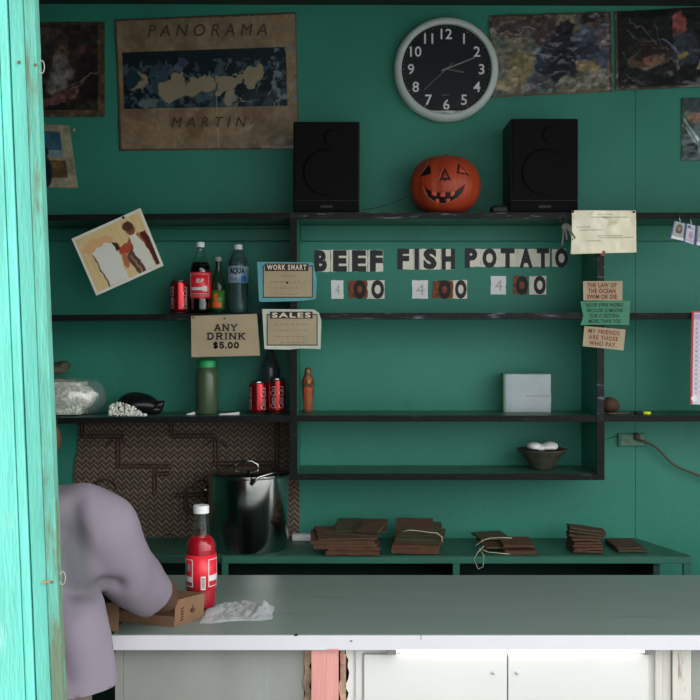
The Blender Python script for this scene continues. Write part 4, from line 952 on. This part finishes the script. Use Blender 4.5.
# ------------------------------------------------------------------ steel pot
def pot():
    c = Vector((X(248.5, 3.35), 3.35, CZ)); Rr = .134; H = Z(478.5, 3.225)-CZ
    root = empty('cooking_pot', c, 'tall shiny steel cooking pot with lid on the low cabinet', 'pot')
    MB().lathe([(0, .0), (Rr*.97, .0), (Rr, .006), (Rr, H-.006), (Rr+.0035, H-.002), (Rr+.0035, H), (Rr-.003, H), (Rr-.004, .006), (0, .005)], c, 96).build('pot_body', M_steel, root, 'auto')
    lid = MB().lathe([(Rr+.002, H+.0005), (Rr+.004, H+.003), (Rr-.006, H+.006), (Rr*.8, H+.012), (Rr*.3, H+.017), (0, H+.018)], c, 96).build('lid', M_steel, root, True)
    z = CZ+H+.018
    MB().tube([c+Vector((-.045, -.01, H+.015)), c+Vector((-.042, -.01, H+.032)), c+Vector((-.02, -.012, H+.042)), c+Vector((.012, -.012, H+.042)), c+Vector((.032, -.01, H+.030)), c+Vector((.034, -.01, H+.014))], .0045, 10).build('lid_handle', M_steel, lid, True)
    for s in (-1, 1):
        a = 0
        d = Vector((s, 0, 0)); pts = [c+d*(Rr+.001)+Vector((0, y, H-.05+dz)) for y, dz in ((-.04, 0),)]+[c+d*(Rr+.012)+Vector((0, y, H-.05)) for y in (-.035, 0, .035)]+[c+d*(Rr+.001)+Vector((0, .04, H-.05))]
        if s < 0: MB().tube(pts, .004, 8).build('side_handle', M_steel, root, True)
    # black clip and spoon hooked on the rim
    MB().tube([c+Vector((.010, -.105, H+.022)), c+Vector((.012, -.125, H+.004)), c+Vector((.030, -.139, H-.002))], .004, 8).build('clip', M_black, root, True)
    MB().tube([c+Vector((.022, -.146, H-.018)), c+Vector((.045, -.142, H+.006)), c+Vector((.085, -.120, H+.016)), c+Vector((.115, -.085, H+.018))], [.006, .004, .0028, .0025], 8).build('lid_clamp', M_steel, root, True)
pot()
o = MB().box(X(292, 3.46), X(318, 3.46), 3.45, 3.485, CZ, CZ+.020, .003).build('white_tray', M_white); tag(o, 'small white plastic strip beside the steel pot on the low cabinet', 'tray')

# ------------------------------------------------------------------ bundles of brown paper bags
M_bag = mat('brown paper bag', A(70, 47, 32), .85, var=.15, vscale=25, bump=.25, bscale=50)
M_bag2 = mat('dull brown paper bag', A(62, 46, 32), .85, var=.18, vscale=25, bump=.25, bscale=50)
M_bagg = mat('olive paper bag', A(54, 52, 34), .85, var=.15, vscale=25, bump=.25, bscale=50)
M_twine = mat('pale twine', A(150, 142, 120), .8)
def bag(cx, cy, z, w, d, t, rz, m, parent, tilt=0, tx=0, seed=0):
    """one folded bag: thin slab with wavy faces"""
    mb = MB(); nx, ny = 12, 8; top = []; bot = []
    M = Matrix.Translation((cx, cy, z)) @ Matrix.Rotation(R(rz), 4, 'Z') @ Matrix.Rotation(R(tilt), 4, 'Y') @ Matrix.Rotation(R(tx), 4, 'X')
    for lay, arr in ((t, top), (0, bot)):
        for j in range(ny+1):
            row = []
            for i in range(nx+1):
                x = (i/nx-.5)*w; y = (j/ny-.5)*d; q = .0022*mnoise.noise(Vector((x*22+seed, y*22, seed*1.7)))
                x += .003*mnoise.noise(Vector((y*30, seed, lay*90)))*(abs(i/nx-.5)*2)
                row.append(mb.bm.verts.new(M @ Vector((x, y, lay+q))))
            arr.append(row)
    for j in range(ny):
        for i in range(nx):
            mb.bm.faces.new((top[j][i], top[j][i+1], top[j+1][i+1], top[j+1][i])); mb.bm.faces.new((bot[j][i], bot[j+1][i], bot[j+1][i+1], bot[j][i+1]))
    for i in range(nx):
        mb.bm.faces.new((bot[0][i], bot[0][i+1], top[0][i+1], top[0][i])); mb.bm.faces.new((bot[ny][i+1], bot[ny][i], top[ny][i], top[ny][i+1]))
    for j in range(ny):
        mb.bm.faces.new((bot[j+1][0], bot[j][0], top[j][0], top[j+1][0])); mb.bm.faces.new((bot[j][nx], bot[j+1][nx], top[j+1][nx], top[j][nx]))
    return mb.build('paper_bag', m, parent, 'auto')
GB = 'bundles of brown paper bags on the low cabinet'
def bundle(px, Y, label):
    return empty('paper_bag_bundle', (X(px, Y), Y, CZ), label, 'paper bags', GB)
b1 = bundle(348, 3.3, 'largest spread heap of brown paper bags, beside the steel pot')
zz = CZ+.004
for k, (px, w, d, rz, m, Y, tx, t) in enumerate(((353, .172, .13, -2, M_bag, 3.272, 0, .013), (354, .168, .13, -1, M_bag, 3.275, 0, .008), (344, .205, .15, 4, M_bag, 3.290, 3, .014), (342, .205, .15, 2, M_bag, 3.292, 4, .010), (345, .19, .14, 7, M_bag2, 3.300, 6, .008), (358, .16, .14, -9, M_bagg, 3.335, 8, .007), (362, .17, .12, -3, M_bagg, 3.35, 9, .005), (372, .08, .10, -24, M_bag2, 3.30, 14, .006))):
    bag(X(px, Y), Y, zz, w, d, t, rz, m, b1, tx=tx, seed=k*3.1); zz += t+.0012
b2 = bundle(418, 3.33, 'tied bundle of brown and olive paper bags, second from the pot')
zz = CZ+.004
for k, (px, w, d, rz, m, Y, tx, t) in enumerate(((415, .155, .14, -3, M_bag, 3.30, 0, .016), (416, .153, .14, -4, M_bag, 3.305, 2, .010), (420, .158, .13, -9, M_bagg, 3.33, 10, .012), (419, .15, .13, -7, M_bagg, 3.34, 12, .010), (420, .14, .12, -6, M_bagg, 3.355, 12, .006), (415, .125, .10, -3, M_bag, 3.385, 14, .005))):
    bag(X(px, Y), Y, zz, w, d, t, rz, m, b2, tx=tx, seed=k*2.3+40); zz += t+.0014
MB().tube([P(x, y, 3.262) for x, y in ((403, 531.5), (410, 530), (420, 531), (430, 532.5), (437, 533), (442, 537), (442, 543))], .0016, 6).build('twine', M_twine, b2, True)
b3 = bundle(505, 3.3, 'low string tied bundle of brown paper bags in the middle of the cabinet')
zz = CZ+.003
for k, (px, w, d, rz, m, Y, t) in enumerate(((517, .105, .12, 3, M_bag, 3.30, .011), (498, .12, .12, 10, M_bag2, 3.33, .006), (516, .100, .11, 0, M_bag, 3.305, .008), (490, .10, .09, 14, M_bagg, 3.37, .006))):
    bag(X(px, Y), Y, zz, w, d, t, rz, m, b3, seed=k*1.9+80, tx=3); zz += t+.0014
MB().tube([P(x, y, 3.24) for x, y in ((475, 546), (483, 540.5), (490, 538), (500, 537.5), (512, 538))], .0014, 6).tube([P(x, y, 3.212) for x, y in ((484, 546), (478, 552), (474, 559), (478, 569), (483, 567), (484, 556), (479, 548), (488, 552), (497, 553), (510, 554))], .0014, 6).build('twine', M_twine, b3, True)
b4 = bundle(585, 3.33, 'small upright heap of reddish brown paper bags right of the string tied bundle')
zz = CZ+.003
for k, (px, w, d, rz, m, Y, ti) in enumerate(((584, .095, .12, 0, M_bag, 3.31, 0), (584, .092, .12, 2, M_bag, 3.31, 0), (584, .095, .11, -1, M_bag, 3.32, 0), (584, .09, .11, 1, M_bag2, 3.325, 0), (583, .092, .10, 0, M_bag, 3.33, 1), (585, .115, .08, -4, M_bag2, 3.34, 3), (586, .12, .07, -6, M_bagg, 3.35, 5), (586, .12, .07, -3, M_bag2, 3.36, 7))):
    bag(X(px, Y), Y, zz, w, d, .0062, rz, m, b4, tilt=ti, seed=k*2.9+120); zz += .0078
b5 = bundle(625, 3.35, 'single flat dull paper bag at the right end of the low cabinet')
bag(X(625, 3.35), 3.34, CZ+.003, .098, .16, .006, 2, M_bagg, b5, seed=7); bag(X(624, 3.35), 3.345, CZ+.0105, .09, .15, .005, 0, M_bag2, b5, seed=9)

# ------------------------------------------------------------------ things on the shelves
# saint figurine
def statue():
    c = Vector((X(308, 3.42), 3.42, T3)); root = empty('figurine', c, 'small robed saint figurine standing on the middle shelf', 'figurine')
    M_robe = mat('rust robe', A(128, 58, 30), .6, var=.35, vscale=30, wear=(A(110, 96, 50), .55, .1, 25, (1, 1, .5))); M_cloak = mat('brown cloak', A(74, 50, 34), .6, var=.2, vscale=30)
    MB().lathe([(0, 0), (.019, 0), (.020, .004), (.017, .010), (0, .010)], c, 24).build('base', M_cloak, root, True)
    MB().lathe([(.015, .009), (.016, .03), (.0175, .07), (.019, .095), (.016, .112), (.009, .124), (.006, .128)], c, 24, sy=.75, rib=lambda t, z: 1+.05*math.sin(7*t)).build('robe', M_robe, root, True)
    MB().lathe([(.0165, .04), (.020, .08), (.0215, .1), (.018, .117), (.012, .13), (.012, .140), (.009, .150), (0, .155)], c+Vector((0, .004, 0)), 24, sy=.7).build('veil', M_cloak, root, True)
    MB().ball(c+Vector((0, -.006, .139)), .0075, .0075, .0095).build('head', mat('painted face', A(128, 88, 60), .6), root, True)
    MB().tube([c+Vector((-.018, -.004, .105)), c+Vector((-.012, -.017, .090)), c+Vector((.002, -.020, .098))], .0045, 8).tube([c+Vector((.018, -.004, .105)), c+Vector((.012, -.017, .090)), c+Vector((-.002, -.020, .098))], .0045, 8).build('arms', M_cloak, root, True)
    MB().ball(c+Vector((.003, -.022, .106)), .006, .005, .008).build('bouquet', mat('gold paint', A(140, 110, 50), .5), root, True)
statue()
# white package
def package():
    Yf = 3.40; a, b = X(505, Yf), X(551.3, Yf); z1 = Z(374, Yf)
    root = empty('white_package', ((a+b)/2, Yf+.03, T3), 'square white wrapped package standing on the lower middle shelf', 'package')
    mb = MB().box(a, b, Yf, Yf+.075, T3, z1, .004)
    bmesh.ops.subdivide_edges(mb.bm, edges=mb.bm.edges, cuts=5, use_grid_fill=True)
    for v in mb.bm.verts:
        if v.co.z > T3+.01: v.co += mnoise.noise_vector(v.co*25)*.0018
    mb.build('wrapping', mat('white wrapping', A(135, 143, 146), .5, var=.05, vscale=20, bump=.15), root, 'auto')
    MB().box(a-.004, a+.0005, Yf+.004, Yf+.075, T3+.001, z1+.001).build('side_film', mat('green tinted film', A(76, 112, 92), .3), root)
    MB().box(a+.07, b-.004, Yf-.0012, Yf+.001, Z(396.6, Yf), Z(395.6, Yf)).build('crease', mat('grey crease', A(120, 118, 118), .7), root)
package()
# bowl with cloth
def bowl():
    c = Vector((X(542, 3.39), 3.39, T4)); root = empty('bowl', c, 'dark tapered bowl on the lowest middle shelf', 'bowl')
    MB().lathe([(0, 0), (.030, 0), (.034, .004), (.050, .028), (.066, .052), (.084, .066), (.086, .070), (.080, .070), (.062, .054), (.046, .030), (.030, .008), (0, .008)], c, 48, rib=lambda t, z: 1+.02*math.sin(12*t)*(z/.07)).build('bowl_body', mat('dark basket brown', A(52, 52, 42), .6, var=.3, vscale=40, bump=.4), root, True)
    MB().tube([c+Vector((.074*math.cos(a), .074*math.sin(a)*.3-.03, .070+.024*math.sin((a+.6)*1.3))) for a in np.linspace(-.5, 1.3, 14)], .0012, 6).build('wire_handle', M_key, root)
    mb = MB()
    for x, z, rx, rz in ((-.028, .080, .026, .014), (-.012, .077, .026, .012), (.010, .078, .024, .010), (.028, .081, .024, .013)):
        mb.ball(c+Vector((x, -.012, z)), rx, .035, rz, jit=.004, u=24, v=14)
    cl_ = mb.build('white_cloth', mat('white cloth', A(190, 192, 188), .7, bump=.2), None, True, mods=[('REMESH', dict(mode='VOXEL', voxel_size=.003, use_smooth_shade=True)), ('SMOOTH', dict(iterations=4))])
    tag(cl_, 'rolled white cloth lying in the dark bowl', 'cloth')
bowl()
# clear sack of white foam and dark bag on it
def sack():
    c = Vector((X(68, 3.38), 3.38, shelf_z(T3, X(68, 3.38))))
    root = empty('foam_sack', c, 'clear plastic sack filled with white foam on the lower left shelf', 'sack')
    mb = MB(); w = .115; rr = random.Random(4)
    mb.ball(c+Vector((-.03, 0, .062)), .125, .07, .060, u=30, v=18, jit=.008).box(c.x-.14, c.x+.055, c.y-.055, c.y+.055, c.z+.004, c.z+.115)
    f = mb.build('foam_filling', mat('white foam pieces', A(176, 180, 168), .7, var=.25, vscale=90, bump=1.0, bscale=110), root, True, mods=[('REMESH', dict(mode='VOXEL', voxel_size=.006, use_smooth_shade=True)), ('SMOOTH', dict(iterations=8))])
    mb = MB().ball(c+Vector((-.02, 0, .064)), .140, .078, .064, u=40, v=24, jit=.010).ball(c+Vector((.075, .01, .062)), .055, .05, .060, u=30, v=18, jit=.012)
    o = mb.build('film', MATS['film'], root, True, mods=[('REMESH', dict(mode='VOXEL', voxel_size=.005, use_smooth_shade=True)), ('SMOOTH', dict(iterations=4))])
    m2 = MATS['film'].copy(); m2.name = 'thin film'
    for nd in m2.node_tree.nodes:
        if nd.type == 'MIX_SHADER' and abs(nd.inputs[0].default_value-.42) < .01: nd.inputs[0].default_value = .10
    o.data.materials[0] = m2
    mb = MB().ball((X(48, 3.38), 3.385, c.z+.158), .070, .05, .024, jit=.010, u=24, v=14).ball((X(63, 3.38), 3.38, c.z+.166), .022, .03, .018, jit=.006)
    o = mb.build('olive_bag', mat('olive brown bag', A(58, 60, 44), .6, var=.2, vscale=20, bump=.4), None, True); tag(o, 'dark olive bag lying on top of the clear foam sack', 'bag')
sack()
def black_bag():
    Y = 3.37; zb = shelf_z(T3, X(135, Y)); c = Vector((X(136, Y), Y, zb))
    mb = MB().ball(c+Vector((0, .02, .028)), .072, .05, .042, u=36, v=22, jit=.009).ball(c+Vector((.055, .02, .018)), .035, .03, .024, u=24, v=14, jit=.006)
    mb.tube([c+Vector((.05, .01, .022)), c+Vector((.085, .01, .036)), c+Vector((.095, .01, .048))], [.02, .012, .001], 8)
    for v in mb.bm.verts: v.co.z = max(v.co.z, zb+.0008)
    o = mb.build('black_bag', mat('black plastic film', (.008, .008, .009), .35), None, True, mods=[]); tag(o, 'open black plastic bag slumped on the lower left shelf', 'bag')
    mb = MB(); rr = random.Random(9)
    for k in range(230):
        u = rr.random(); x = -.078+.122*u; hmax = .052*math.sin(PI*min(1, .18+u*.85))**.8*(1-u*.45)
        z = rr.random()*hmax; y = -.018-.028*(1-z/.055)+rr.uniform(-.006, .006)
        s = rr.uniform(.0030, .0048); mb.ball(c+Vector((x, y-.012, max(s, z))), s*1.3, s, s, u=7, v=5, rot=Matrix.Rotation(rr.random()*3, 3, 'Y'))
    o = mb.build('white_pellets', mat('white pellets', A(200, 200, 190), .6), None, True); tag(o, 'heap of white foam pellets spilling from the black bag', 'pellets', kind='stuff')
black_bag()
for x0, x1, y, lab in ((187, 195, 3.36, 'small white paper scrap on the shelf, left of the jar'), (219, 239, 3.34, 'long white paper scrap on the shelf, right of the jar')):
    zb = shelf_z(T3, X(x0, y)); o = MB().hexa([(X(x0, y), y-.008, zb), (X(x1, y), y-.004, zb+.0), (X(x1, y), y+.02, zb), (X(x0, y), y+.02, zb)], [(X(x0, y), y-.006, zb+.003), (X(x1, y), y-.002, zb+.010), (X(x1, y), y+.02, zb+.006), (X(x0, y), y+.02, zb+.003)]).build('paper_scrap', M_wcard); tag(o, lab, 'paper scrap', 'paper scraps by the jar')
o = MB().ball((X(610, 3.40), 3.40, T3+.026), .030, .03, .027, jit=.008, u=24, v=14).build('brown_bundle', mat('dark brown cloth', A(66, 44, 30), .8, var=.2, bump=.3), None, True)
for v in o.data.vertices: v.co.z = max(v.co.z, T3+.0005); v.co.x = max(v.co.x, UR1+.001)
tag(o, 'dark brown lump of cloth beside the right upright', 'cloth')
pen = MB().tube([(X(634, 3.31), 3.31, T3+.006), (X(643, 3.31), 3.31, T3+.006)], .005, 10).build('marker_pen', M_black, None, True); tag(pen, 'black marker pen with a yellow green cap on the right shelf', 'pen')
MB().tube([(X(643, 3.31), 3.31, T3+.006), (X(650.5, 3.31), 3.31, T3+.006)], .0056, 10).build('cap', mat('yellow green cap', A(176, 190, 40), .4), pen, True)
o = MB().tube([(X(x, 3.32), yv, T3+.004) for x, yv in ((606, 3.32), (612, 3.31), (620, 3.325), (627, 3.32), (632, 3.335))], .0035, 8).build('short_cord', mat('dull cord', A(70, 54, 44), .7), None, True); tag(o, 'short brown cord lying on the shelf beside the marker pen', 'cord')

# ID cards
def idcard(quad, label, photo, yy):
    p = Paint(0, 0, 12, 18, (56, 50, 110), E=.55, res=.25)
    p.rect(1.3, .6, 11, 17.4, (150, 150, 156)); 
    if photo: p.rect(1.4, 1, 11, 14, (120, 132, 112)); p.ell(6.4, 7.5, 3, 5, (40, 26, 24)); p.ell(6.4, 6.8, 1.6, 2.3, (120, 80, 66)); p.ell(6.4, 14, 4, 2.6, (130, 126, 120)); p.rect(1.2, 15, 12, 18, (176, 176, 176))
    else: p.ell(4, 3, 2, 1.4, (40, 40, 90)); p.rect(3, 3.4, 10, 4.2, (90, 90, 120)); p.ell(7, 10, 2.6, 3.6, (120, 90, 120), a=.7); p.rect(2.2, 14.5, 11, 15.2, (100, 100, 130))
    o = p.mesh('id_card', yy, M_gloss, corners=quad, thick=.001); tag(o, label, 'id card', 'id cards hanging from the right shelf')
    q = Vector(P((quad[0][0]+quad[1][0])/2, (quad[0][1]+quad[1][1])/2, yy)); MB().tube([q, q+Vector((-.002, .001, .012)), q+Vector((.001, .006, .022))], .0012, 6).build('loop', M_chrome, o)
idcard([(674.2, 220.5), (686, 223.4), (683.6, 241.2), (669.8, 238)], 'id card with a dark haired portrait, leftmost of the three', True, SG-.006)
idcard([(686.6, 223), (696, 225.2), (694.2, 245.6), (683.6, 242)], 'plain white id card with printed text, middle of the three', False, SG-.008)
idcard([(697, 225), (709, 228), (708, 247), (695.4, 245)], 'id card at the right edge, rightmost of the three', True, SG-.010)

# calendar
p = Paint(688, 311, 760, 406, (168, 166, 176), E=.55, res=.5)
p.rect(688, 311, 690.5, 406, (150, 40, 44)); p.rect(688, 311, 760, 313, (160, 44, 46)); p.rect(690.5, 314, 760, 320, (140, 130, 150))
for j in range(16):
    for i in range(14): p.rect(692.5+i*4.8, 323+j*4.7, 692.5+i*4.8+2.2, 323+j*4.7+1.9, (104, 84, 120) if (i+j) % 5 else (170, 90, 100), .6)
    p.line(691, 321.6+j*4.7, 760, 321.6+j*4.7, .5, (150, 120, 130), .7)
p.ell(692, 400, 3, 3, (190, 190, 190))
o = p.mesh('calendar', SG-.002, M_print, corners=[(691.5, 311), (762, 311), (762, 406), (688.5, 404)], curl=lambda u, v: .004+.012*v*v*(1-u)); tag(o, 'red bordered wall calendar hanging at the right edge', 'calendar')

# outlet and cord
out = MB().box(X(617.5, WY), X(645, WY), WY-.010, WY, Z(446.5, WY), Z(433, WY), .002).build('wall_outlet', mat('teal painted outlet box', A(34, 86, 74), .5)); tag(out, 'painted wall socket on the wall right of the shelves', 'socket')
MB().box(X(620, WY), X(643, WY), WY-.0125, WY-.010, Z(445, WY), Z(435, WY), .001).build('cover_plate', mat('dirty cover plate', A(70, 96, 78), .5, var=.2, vscale=50), out)
mb = MB()
for dx in (625.5,):
    for k in (-1, 1): mb.box(X(dx, WY)-.0015+k*.004, X(dx, WY)+.0015+k*.004, WY-.0135, WY-.0120, Z(442, WY), Z(438.5, WY))
mb.build('socket_holes', mat('brown socket', A(90, 56, 40), .6), out)
cord = MB().tube([P(x, y, 3.47) for x, y in ((637, 439.5), (643, 441), (650, 443.5), (657, 448), (664, 455), (670, 461.5), (677, 466.5), (686, 470.5), (695, 474), (706, 478), (722, 482))], .0038, 8).build('power_cord', mat('brown cord', A(66, 52, 44), .6), None, True); tag(cord, 'brown power cord plugged in the wall socket, running right', 'cord')
MB().lathe([(.011, 0), (.012, .01), (.008, .022), (0, .024)], P(637, 439.5, 3.486), 16).build('plug', MATS['brown cord'], cord, True).rotation_euler = (0, 0, 0)
w_ = MB().tube([P(x, y, 3.496) for x, y in ((604.5, 439.5), (611, 438), (617.5, 436))], .0012, 6).build('thin_wire', M_teal); tag(w_, 'thin painted wire entering the left side of the wall socket', 'wire')

# ------------------------------------------------------------------ the person leaning on the counter
def remesh(mb, name, m, parent, vox, sm, extra=None):
    mods = [('REMESH', dict(mode='VOXEL', voxel_size=vox, use_smooth_shade=True)), ('SMOOTH', dict(iterations=sm, factor=.5))]
    o = mb.build(name, m, parent, True, mods=mods); bake(o)
    if parent is None: pass
    return o
def shade_cloth(o, base, shade_col):  # shadow between arm and back painted into the vertex colours, plus mottling
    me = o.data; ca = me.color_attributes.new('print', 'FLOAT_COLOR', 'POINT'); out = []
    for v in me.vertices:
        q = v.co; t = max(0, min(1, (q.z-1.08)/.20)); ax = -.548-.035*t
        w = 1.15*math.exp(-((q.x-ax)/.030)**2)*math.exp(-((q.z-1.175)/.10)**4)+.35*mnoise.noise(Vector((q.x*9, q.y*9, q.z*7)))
        w = max(0, min(1, w)); out += [base[i]*(1-w)+shade_col[i]*w for i in range(3)]+[1]
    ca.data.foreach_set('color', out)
def person():
    CX = -.725
    sh_r = Vector((-.56, 2.155, 1.235)); el_r = Vector((-.440, 2.362, 1.020)); wr_r = Vector((-.615, 2.445, 1.000))
    sh_l = Vector((-.89, 2.17, 1.235)); el_l = Vector((-.93, 2.36, 1.04)); wr_l = Vector((-.76, 2.46, 1.00))
    hc = Vector((CX-.012, 2.245, 1.425))
    mb = MB()
    # trunk, pelvis, neck, head
    mb.limb([(CX, 2.08, .88), (CX, 2.09, 1.0), (CX, 2.12, 1.14), (CX, 2.15, 1.22), (CX, 2.17, 1.26)], [(.155, .10, .09), (.14, .095, .09), (.150, .095, .09), (.13, .08, .05), (.08, .06, .03)])
    mb.limb([(CX, 2.175, 1.28), (CX, 2.215, 1.37)], [.058, .055])
    mb.ball(hc, .075, .092, .098, rot=Matrix.Rotation(R(-25), 3, 'X'), u=30, v=20)
    mb.ball(hc+Vector((0, .035, -.055)), .055, .060, .052, u=24, v=16)           # jaw
    mb.ball(hc+Vector((0, .100, -.045)), .013, .022, .022)                      # nose
    mb.ball(hc+Vector((0, .088, -.078)), .024, .014, .009)                      # lips
    for s in (-1, 1):
        mb.ball(hc+Vector((s*.029, .080, -.012)), .020, .012, .008)              # brow
        mb.ball(hc+Vector((s*.080, -.004, -.018)), .010, .018, .031, rot=Matrix.Rotation(R(12), 3, 'X'))   # ear
    # arms
    for sh, el, wr, s in ((sh_r, el_r, wr_r, 1), (sh_l, el_l, wr_l, -1)):
        mb.limb([sh, sh.lerp(el, .5), el], [.050, .046, .038])
        mb.limb([el, el.lerp(wr, .35), wr], [.037, .036, .024], 16)
        d = (wr-el).normalized(); side = d.cross(Vector((0, 0, 1))).normalized()
        palm = wr+d*.045
        mb.ball(palm, .030, .040, .016, rot=Matrix(( d.cross(Vector((0,0,1))).normalized(), d, Vector((0,0,1)))).transposed(), u=20, v=12)
        for k, (o_, L) in enumerate(((-.026, .060), (-.009, .070), (.009, .066), (.025, .052))):
            b0 = palm+d*.034+side*o_; b1 = b0+d*L*.45+Vector((0, 0, -.004)); b2 = b1+d*L*.33+Vector((0, 0, -.013)); b3 = b2+d*L*.12+Vector((0, 0, -.012))
            mb.limb([b0, b1, b2, b3], [.0092, .0086, .0078, .0066], 10)
        t0 = wr+d*.018+side*(-.022 if s > 0 else .022)*-1; t1 = t0+d*.03+side*(.022 if s > 0 else -.022); t2 = t1+d*.028+Vector((0, 0, -.006))
        mb.limb([t0, t1, t2], [.012, .010, .008], 10)
    # legs
    for s in (-1, 1):
        mb.limb([(CX+s*.085, 2.08, .86), (CX+s*.10, 2.08, .48), (CX+s*.11, 2.06, .10)], [.082, .056, .042])
        mb.limb([(CX+s*.11, 2.04, .05), (CX+s*.12, 2.18, .035)], [.036, .030])
    body = remesh(mb, 'person', M_skin, None, .006, 5)
    tag(body, 'person in a lavender shirt seen from behind, leaning on the counter', 'person')
    # eyes and hair
    for s in (-1, 1): MB().ball(hc+Vector((s*.029, .083, -.024)), .011, .008, .008).build('eye', mat('eye white', (.6, .58, .55), .3), body, True)
    mb = MB().ball(hc+Vector((0, -.008, .014)), .0785, .093, .093, rot=Matrix.Rotation(R(-25), 3, 'X'), u=36, v=24)
    h = mb.build('hair', mat('short black hair', (.010, .009, .008), .9, bump=.8, bscale=200), body, True)
    for v in h.data.vertices:
        q = v.co-hc
        if q.y > .055 and q.z < .035 or q.z < -.055: v.co = hc+q*.86
        elif abs(q.x) > .06 and q.y > -.03 and q.z < .005: v.co = hc+q*.88
    # shirt
    mb = MB()
    mb.limb([(-.684, 2.065, .91), (-.692, 2.07, 1.02), (-.708, 2.10, 1.12), (-.715, 2.13, 1.19), (-.718, 2.155, 1.235)],
            [(.200, .130, .06), (.196, .128, .03), (.186, .128, .05), (.185, .120, .06), (.165, .105, .060)])
    mb.limb([(-.80, 2.165, 1.262), (-.715, 2.165, 1.268), (-.618, 2.155, 1.262)], [(.06, .085, .050)]*3)
    mb.limb([(-.618, 2.155, 1.255), (-.585, 2.155, 1.240), (-.548, 2.16, 1.215), (-.506, 2.22, 1.128), (-.462, 2.315, 1.045)], [.060, .080, .085, .069, .052], 24)
    mb.limb([(-.82, 2.16, 1.255), (-.875, 2.165, 1.235), (-.90, 2.19, 1.20), (-.915, 2.26, 1.13), (-.93, 2.32, 1.06)], [.068, .086, .084, .072, .058], 24)
    # hem and cuff cut flat
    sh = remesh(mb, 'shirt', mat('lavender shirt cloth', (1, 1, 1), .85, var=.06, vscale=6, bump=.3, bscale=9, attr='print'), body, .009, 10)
    me = sh.data; bm = bmesh.new(); bm.from_mesh(me)
    ad = (Vector((-.454, 2.33, 1.03))-Vector((-.506, 2.22, 1.128))).normalized()
    bmesh.ops.bisect_plane(bm, geom=bm.verts[:]+bm.edges[:]+bm.faces[:], plane_co=Vector((-.460, 2.323, 1.036)), plane_no=ad, clear_outer=True)
    bmesh.ops.bisect_plane(bm, geom=bm.verts[:]+bm.edges[:]+bm.faces[:], plane_co=(0, 0, .922), plane_no=(0, 0, -1), clear_outer=True)
    for v in bm.verts:   # folds
        q = v.co; f = mnoise.noise(Vector((q.x*9, q.y*9, q.z*5)))*.011+mnoise.noise(Vector((q.x*22, q.y*22, q.z*9)))*.004
        fold = 0
        for (ax, az, bx, bz, w, dpt) in ((-.575, 1.28, -.548, 1.12, .020, .014), (-.60, 1.14, -.50, 1.10, .016, .016), (-.66, 1.22, -.60, 1.0, .03, .010), (-.60, 1.13, -.56, .96, .014, .012), (-.64, 1.10, -.60, 1.22, .02, .008)):
            t = max(0, min(1, ((q.x-ax)*(bx-ax)+(q.z-az)*(bz-az))/((bx-ax)**2+(bz-az)**2))); dd = math.hypot(q.x-ax-t*(bx-ax), q.z-az-t*(bz-az)); fold -= dpt*math.exp(-(dd/w)**2)
        if q.y > 2.2: fold *= .3
        v.co += v.normal*(f+fold)
    bm.to_mesh(me); bm.free(); me.shade_smooth()
    shade_cloth(sh, A(148, 137, 151, 1.28), A(106, 106, 114, 1.28))
    md = sh.modifiers.new('SOLIDIFY', 'SOLIDIFY'); md.thickness = .003; md.offset = 1
    c = MB(); pts = []
    for a in np.linspace(0, 2*PI, 33): pts.append((CX+.066*math.cos(a), 2.185+.062*math.sin(a), 1.318+.018*math.sin(a)))
    c.tube(pts, .011, 8).build('collar', mat('lavender collar cloth', A(148, 137, 151, 1.28), .85), body, True)
    # trousers
    mb = MB(); mb.limb([(CX+.02, 2.075, .93), (CX+.012, 2.075, .86)], [(.172, .115, .03), (.178, .122, .06)])
    for s in (-1, 1): mb.limb([(CX+s*.09, 2.075, .84), (CX+s*.10, 2.08, .50), (CX+s*.11, 2.05, .11)], [.094, .078, .070])
    remesh(mb, 'trousers', mat('brown trousers cloth', A(96, 84, 76, .6), .85, var=.1, vscale=15, bump=.2), body, .009, 6)
    for s in (-1, 1):
        mb = MB().limb([(CX+s*.11, 2.03, .045), (CX+s*.115, 2.11, .045), (CX+s*.12, 2.20, .038)], [(.040, .045, .043), (.042, .05, .040), (.042, .05, .034)])
        o = mb.build('shoe', mat('dark shoe leather', (.03, .025, .02), .5), body, True)
        for v in o.data.vertices: v.co.z = max(0.001, v.co.z)
person()
